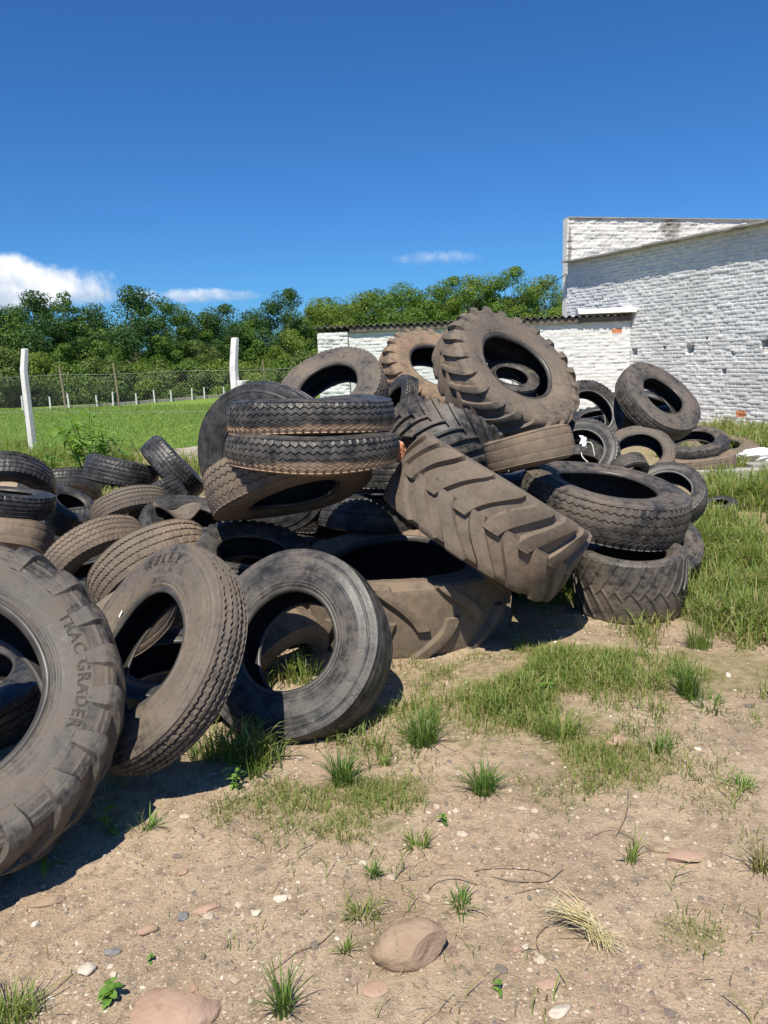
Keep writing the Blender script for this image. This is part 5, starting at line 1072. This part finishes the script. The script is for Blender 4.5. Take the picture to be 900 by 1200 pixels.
for args in [
 (-33.35, 66.47, 7.8, 'a', 1.0, 'leaf_a', 'dark tree cut by the left edge of the photo', None, 1.48, 'tree', 1.0),
 (-29.56, 68.2, 7.87, 'a', 0.95, 'leaf_e', 'dark rounded tree at the left below the big cloud', None, 0.65, 'tree', 1.0),
 (-27.66, 69.98, 8.44, 'g', 1.0, 'leaf_a', 'thin airy tree top rising above the left wood', None, 2.49, 'tree', 1.0),
 (-26.2, 70.8, 6.11, 'd', 1.0, 'leaf_b', 'lower mid green tree between the two dark left ones', None, 0.97, 'tree', 1.0),
 (-22.82, 73.84, 8.44, 'a', 1.1, 'leaf_e', 'broad dark tree right of the airy one, tallest on the left', None, 0.42, 'tree', 1.0),
 (-19.18, 76.26, 7.49, 'b', 0.85, 'leaf_a', 'dark tree behind the right shoulder of the broad one', None, 2.52, 'tree', 1.0),
 (-16.1, 78.28, 7.36, 'b', 0.95, 'leaf_e', 'dark tree directly above the bent post', None, 5.76, 'tree', 1.0),
 (-13.1, 79.94, 6.11, 'd', 1.0, 'leaf_b', 'lower tree right of the bent post', None, 5.03, 'tree', 1.0),
 (-9.53, 80.94, 8.73, 'b', 1.05, 'leaf_e', 'tall dark tree under the narrow cloud, left of the shed', None, 4.81, 'tree', 1.0),
 (-23.41, 67.47, 4.15, 'd', 0.8, 'leaf_b', 'pale green tree in front of the broad dark one', None, 1.39, 'tree', 1.0),
 (-26.46, 64.71, 3.91, 'd', 0.85, 'leaf_b', 'light green tree behind the near white post', None, 3.37, 'tree', 1.0),
 (-19.33, 70.78, 4.53, 'd', 0.85, 'leaf_a', 'dark small tree in front right of the broad one', None, 1.74, 'tree', 1.0),
 (-16.39, 72.83, 4.03, 'd', 0.8, 'leaf_d', 'olive tree in front of the one above the bent post', None, 1.08, 'tree', 1.0),
 (-5.92, 86.86, 7.75, 'c', 0.9, 'leaf_c', 'yellow green tree at the left end of the shed', None, 0.67, 'tree', 1.0),
 (-1.51, 86.98, 8.33, 'a', 0.95, 'leaf_c', 'yellow green tree above the left part of the shed roof', None, 1.35, 'tree', 1.0),
 (2.71, 87.11, 9.01, 'c', 1.0, 'leaf_b', 'mid green tree above the tan dusty lug tyre', None, 5.82, 'tree', 1.0),
 (7.42, 87.32, 10.04, 'b', 1.0, 'leaf_b', 'tall green tree above the shed roof, left of the summit one', None, 5.21, 'tree', 1.0),
 (10.77, 87.28, 9.83, 'a', 0.95, 'leaf_c', 'light green tree between the two tall ones over the roof', None, 5.07, 'tree', 1.0),
 (14.17, 87.47, 10.81, 'b', 1.05, 'leaf_b', 'highest tree over the shed roof', None, 5.03, 'tree', 1.0),
 (18.23, 87.21, 9.48, 'a', 1.0, 'leaf_c', 'light green tree next to the tall white wall', None, 1.21, 'tree', 1.0),
 (23.27, 87.15, 9.22, 'a', 1.0, 'leaf_b', 'tree partly hidden behind the tall white wall', None, 1.95, 'tree', 1.0),
 (5.01, 86.88, 7.83, 'd', 1.0, 'leaf_c', 'small light tree just over the roof ridge below the tall ones', None, 3.94, 'tree', 1.0),
 (15.75, 86.93, 8.1, 'd', 1.0, 'leaf_c', 'small light tree just over the roof near the white wall', None, 4.6, 'tree', 1.0),
 (-8.01, 76.09, 4.87, 'd', 0.95, 'leaf_c', 'bright tree low in front of the tall dark one by the shed', None, 5.37, 'tree', 1.0),
 (-58.41, 66.42, 7.54, 'a', 1.0, 'leaf_a', 'tree of the wood beyond the left edge of the photo', 'trees beyond the left edge', 5.53, 'tree', 1.0),
 (-53.99, 66.42, 7.53, 'b', 1.0, 'leaf_e', 'tree of the wood beyond the left edge of the photo', 'trees beyond the left edge', 0.54, 'tree', 1.0),
 (-49.58, 66.42, 7.51, 'c', 1.0, 'leaf_a', 'tree of the wood beyond the left edge of the photo', 'trees beyond the left edge', 3.8, 'tree', 1.0),
 (-45.17, 66.41, 7.5, 'a', 1.0, 'leaf_e', 'tree of the wood beyond the left edge of the photo', 'trees beyond the left edge', 4.22, 'tree', 1.0),
 (-40.76, 66.41, 7.49, 'b', 1.0, 'leaf_a', 'tree of the wood beyond the left edge of the photo', 'trees beyond the left edge', 3.18, 'tree', 1.0),
 (-36.35, 66.41, 7.48, 'c', 1.0, 'leaf_e', 'tree of the wood beyond the left edge of the photo', 'trees beyond the left edge', 1.12, 'tree', 1.0),
 (-74.09, 82.92, 8.44, 'a', 1.05, 'leaf_e', 'tree in the back row of the wood, mostly hidden by nearer crowns', 'trees in the back row of the wood', 0.56, 'tree', 1.0),
 (-70.03, 82.78, 7.74, 'b', 1.05, 'leaf_e', 'tree in the back row of the wood, mostly hidden by nearer crowns', 'trees in the back row of the wood', 5.44, 'tree', 1.0),
 (-65.92, 82.84, 8.07, 'c', 1.05, 'leaf_e', 'tree in the back row of the wood, mostly hidden by nearer crowns', 'trees in the back row of the wood', 1.89, 'tree', 1.0),
 (-61.85, 82.73, 7.49, 'a', 1.05, 'leaf_e', 'tree in the back row of the wood, mostly hidden by nearer crowns', 'trees in the back row of the wood', 3.59, 'tree', 1.0),
 (-57.77, 82.71, 7.38, 'b', 1.05, 'leaf_e', 'tree in the back row of the wood, mostly hidden by nearer crowns', 'trees in the back row of the wood', 5.33, 'tree', 1.0),
 (-53.66, 82.77, 7.7, 'c', 1.05, 'leaf_e', 'tree in the back row of the wood, mostly hidden by nearer crowns', 'trees in the back row of the wood', 2.6, 'tree', 1.0),
 (-49.58, 82.72, 7.45, 'a', 1.05, 'leaf_e', 'tree in the back row of the wood, mostly hidden by nearer crowns', 'trees in the back row of the wood', 2.71, 'tree', 1.0),
 (-45.48, 82.8, 7.84, 'b', 1.05, 'leaf_e', 'tree in the back row of the wood, mostly hidden by nearer crowns', 'trees in the back row of the wood', 1.92, 'tree', 1.0),
 (-41.42, 82.61, 6.91, 'c', 1.05, 'leaf_e', 'tree in the back row of the wood, mostly hidden by nearer crowns', 'trees in the back row of the wood', 0.27, 'tree', 1.0),
 (-37.78, 83.83, 7.78, 'a', 1.05, 'leaf_e', 'tree in the back row of the wood, mostly hidden by nearer crowns', 'trees in the back row of the wood', 3.93, 'tree', 1.0),
 (-34.54, 85.97, 7.5, 'b', 1.05, 'leaf_e', 'tree in the back row of the wood, mostly hidden by nearer crowns', 'trees in the back row of the wood', 3.36, 'tree', 1.0),
 (-31.08, 88.11, 7.25, 'c', 1.05, 'leaf_e', 'tree in the back row of the wood, mostly hidden by nearer crowns', 'trees in the back row of the wood', 2.15, 'tree', 1.0),
 (-27.42, 90.15, 6.53, 'a', 1.05, 'leaf_e', 'tree in the back row of the wood, mostly hidden by nearer crowns', 'trees in the back row of the wood', 1.23, 'tree', 1.0),
 (-23.49, 92.49, 7.29, 'b', 1.05, 'leaf_e', 'tree in the back row of the wood, mostly hidden by nearer crowns', 'trees in the back row of the wood', 1.27, 'tree', 1.0),
 (-19.37, 94.61, 6.96, 'c', 1.05, 'leaf_e', 'tree in the back row of the wood, mostly hidden by nearer crowns', 'trees in the back row of the wood', 1.74, 'tree', 1.0),
 (-15.02, 96.87, 7.31, 'a', 1.05, 'leaf_e', 'tree in the back row of the wood, mostly hidden by nearer crowns', 'trees in the back row of the wood', 4.69, 'tree', 1.0),
 (-10.23, 96.95, 7.2, 'b', 1.05, 'leaf_e', 'tree in the back row of the wood, mostly hidden by nearer crowns', 'trees in the back row of the wood', 3.51, 'tree', 1.0),
 (-5.38, 97.2, 8.45, 'c', 1.05, 'leaf_a', 'tree in the back row of the wood, mostly hidden by nearer crowns', 'trees in the back row of the wood', 0.63, 'tree', 1.0),
 (-0.53, 97.41, 9.5, 'a', 1.05, 'leaf_a', 'tree in the back row of the wood, mostly hidden by nearer crowns', 'trees in the back row of the wood', 1.44, 'tree', 1.0),
 (4.23, 97.17, 8.32, 'b', 1.05, 'leaf_a', 'tree in the back row of the wood, mostly hidden by nearer crowns', 'trees in the back row of the wood', 3.86, 'tree', 1.0),
 (9.06, 97.29, 8.92, 'c', 1.05, 'leaf_a', 'tree in the back row of the wood, mostly hidden by nearer crowns', 'trees in the back row of the wood', 2.08, 'tree', 1.0),
 (13.87, 97.27, 8.84, 'a', 1.05, 'leaf_a', 'tree in the back row of the wood, mostly hidden by nearer crowns', 'trees in the back row of the wood', 2.88, 'tree', 1.0),
 (18.68, 97.28, 8.87, 'b', 1.05, 'leaf_a', 'tree in the back row of the wood, mostly hidden by nearer crowns', 'trees in the back row of the wood', 4.38, 'tree', 1.0),
 (23.43, 97.0, 7.48, 'c', 1.05, 'leaf_a', 'tree in the back row of the wood, mostly hidden by nearer crowns', 'trees in the back row of the wood', 6.0, 'tree', 1.0),
 (28.24, 97.02, 7.54, 'a', 1.05, 'leaf_a', 'tree in the back row of the wood, mostly hidden by nearer crowns', 'trees in the back row of the wood', 6.03, 'tree', 1.0),
 (-51.05, 58.81, 4.05, 'e', 1.1415016892420307, 'leaf_d', 'rounded bush along the foot of the wood', 'bushes along the foot of the wood', 4.87, 'bush', 1.1),
 (-50.57, 60.37, 3.5, 'f', 1.0551276178658822, 'leaf_c', 'rounded bush along the foot of the wood', 'bushes along the foot of the wood', 5.14, 'bush', 1.1),
 (-47.05, 58.46, 3.54, 'e', 1.011035559870294, 'leaf_d', 'rounded bush along the foot of the wood', 'bushes along the foot of the wood', 0.86, 'bush', 1.1),
 (-46.68, 60.4, 3.4, 'f', 0.9828268072997965, 'leaf_b', 'rounded bush along the foot of the wood', 'bushes along the foot of the wood', 0.06, 'bush', 1.1),
 (-43.2, 58.45, 3.74, 'e', 1.0959364187053386, 'leaf_d', 'rounded bush along the foot of the wood', 'bushes along the foot of the wood', 2.28, 'bush', 1.1),
 (-41.18, 58.18, 3.34, 'f', 1.145437162382969, 'leaf_c', 'rounded bush along the foot of the wood', 'bushes along the foot of the wood', 2.66, 'bush', 1.1),
 (-39.22, 58.09, 3.38, 'e', 0.9138176562956002, 'leaf_d', 'rounded bush along the foot of the wood', 'bushes along the foot of the wood', 1.06, 'bush', 1.1),
 (-37.51, 58.19, 2.69, 'f', 0.9102230916660838, 'leaf_b', 'rounded bush along the foot of the wood', 'bushes along the foot of the wood', 3.08, 'bush', 1.1),
 (-36.92, 60.46, 3.26, 'e', 0.9305683144086049, 'leaf_d', 'rounded bush along the foot of the wood', 'bushes along the foot of the wood', 3.32, 'bush', 1.1),
 (-34.11, 58.8, 2.43, 'f', 1.1469143461440903, 'leaf_c', 'rounded bush along the foot of the wood', 'bushes along the foot of the wood', 3.0, 'bush', 1.1),
 (-32.17, 58.93, 3.1, 'e', 0.9092172962037129, 'leaf_d', 'rounded bush along the foot of the wood', 'bushes along the foot of the wood', 2.65, 'bush', 1.1),
 (-30.88, 60.14, 3.05, 'f', 1.1077617798293378, 'leaf_b', 'rounded bush along the foot of the wood', 'bushes along the foot of the wood', 3.13, 'bush', 1.1),
 (-28.13, 58.56, 3.25, 'e', 0.9605972810195333, 'leaf_d', 'rounded bush along the foot of the wood', 'bushes along the foot of the wood', 1.31, 'bush', 1.1),
 (-27.59, 61.51, 2.97, 'f', 0.9354254419449979, 'leaf_c', 'rounded bush along the foot of the wood', 'bushes along the foot of the wood', 0.32, 'bush', 1.1),
 (-25.9, 61.94, 1.9, 'e', 1.1476426783384923, 'leaf_d', 'rounded bush along the foot of the wood', 'bushes along the foot of the wood', 2.53, 'bush', 1.1),
 (-24.51, 63.59, 1.87, 'f', 1.0977144306848803, 'leaf_b', 'rounded bush along the foot of the wood', 'bushes along the foot of the wood', 4.68, 'bush', 1.1),
 (-22.41, 63.7, 2.41, 'e', 0.9527303236162805, 'leaf_d', 'rounded bush along the foot of the wood', 'bushes along the foot of the wood', 5.49, 'bush', 1.1),
 (-21.49, 67.11, 1.73, 'f', 0.98414739611783, 'leaf_c', 'rounded bush along the foot of the wood', 'bushes along the foot of the wood', 4.13, 'bush', 1.1),
 (-19.5, 67.83, 1.81, 'e', 1.1037065428122677, 'leaf_d', 'rounded bush along the foot of the wood', 'bushes along the foot of the wood', 3.32, 'bush', 1.1),
 (-17.67, 69.4, 1.97, 'f', 0.967074761425202, 'leaf_b', 'rounded bush along the foot of the wood', 'bushes along the foot of the wood', 5.8, 'bush', 1.1),
 (-15.39, 69.16, 1.41, 'e', 1.1427720693500358, 'leaf_d', 'rounded bush along the foot of the wood', 'bushes along the foot of the wood', 6.04, 'bush', 1.1),
 (-13.37, 70.59, 1.8, 'f', 1.124742430484939, 'leaf_c', 'rounded bush along the foot of the wood', 'bushes along the foot of the wood', 0.8, 'bush', 1.1),
 (-11.55, 73.48, 1.2, 'e', 0.9151207779908178, 'leaf_d', 'rounded bush along the foot of the wood', 'bushes along the foot of the wood', 1.05, 'bush', 1.1),
 (-9.1, 73.33, 1.69, 'f', 1.0866236392478013, 'leaf_b', 'rounded bush along the foot of the wood', 'bushes along the foot of the wood', 5.82, 'bush', 1.1),
 (-6.54, 72.02, 2.32, 'e', 1.1305904983668449, 'leaf_d', 'rounded bush along the foot of the wood', 'bushes along the foot of the wood', 0.08, 'bush', 1.1),
 (-4.25, 72.06, 1.12, 'f', 1.1024680856052216, 'leaf_c', 'rounded bush along the foot of the wood', 'bushes along the foot of the wood', 4.92, 'bush', 1.1)]: tree(*args)
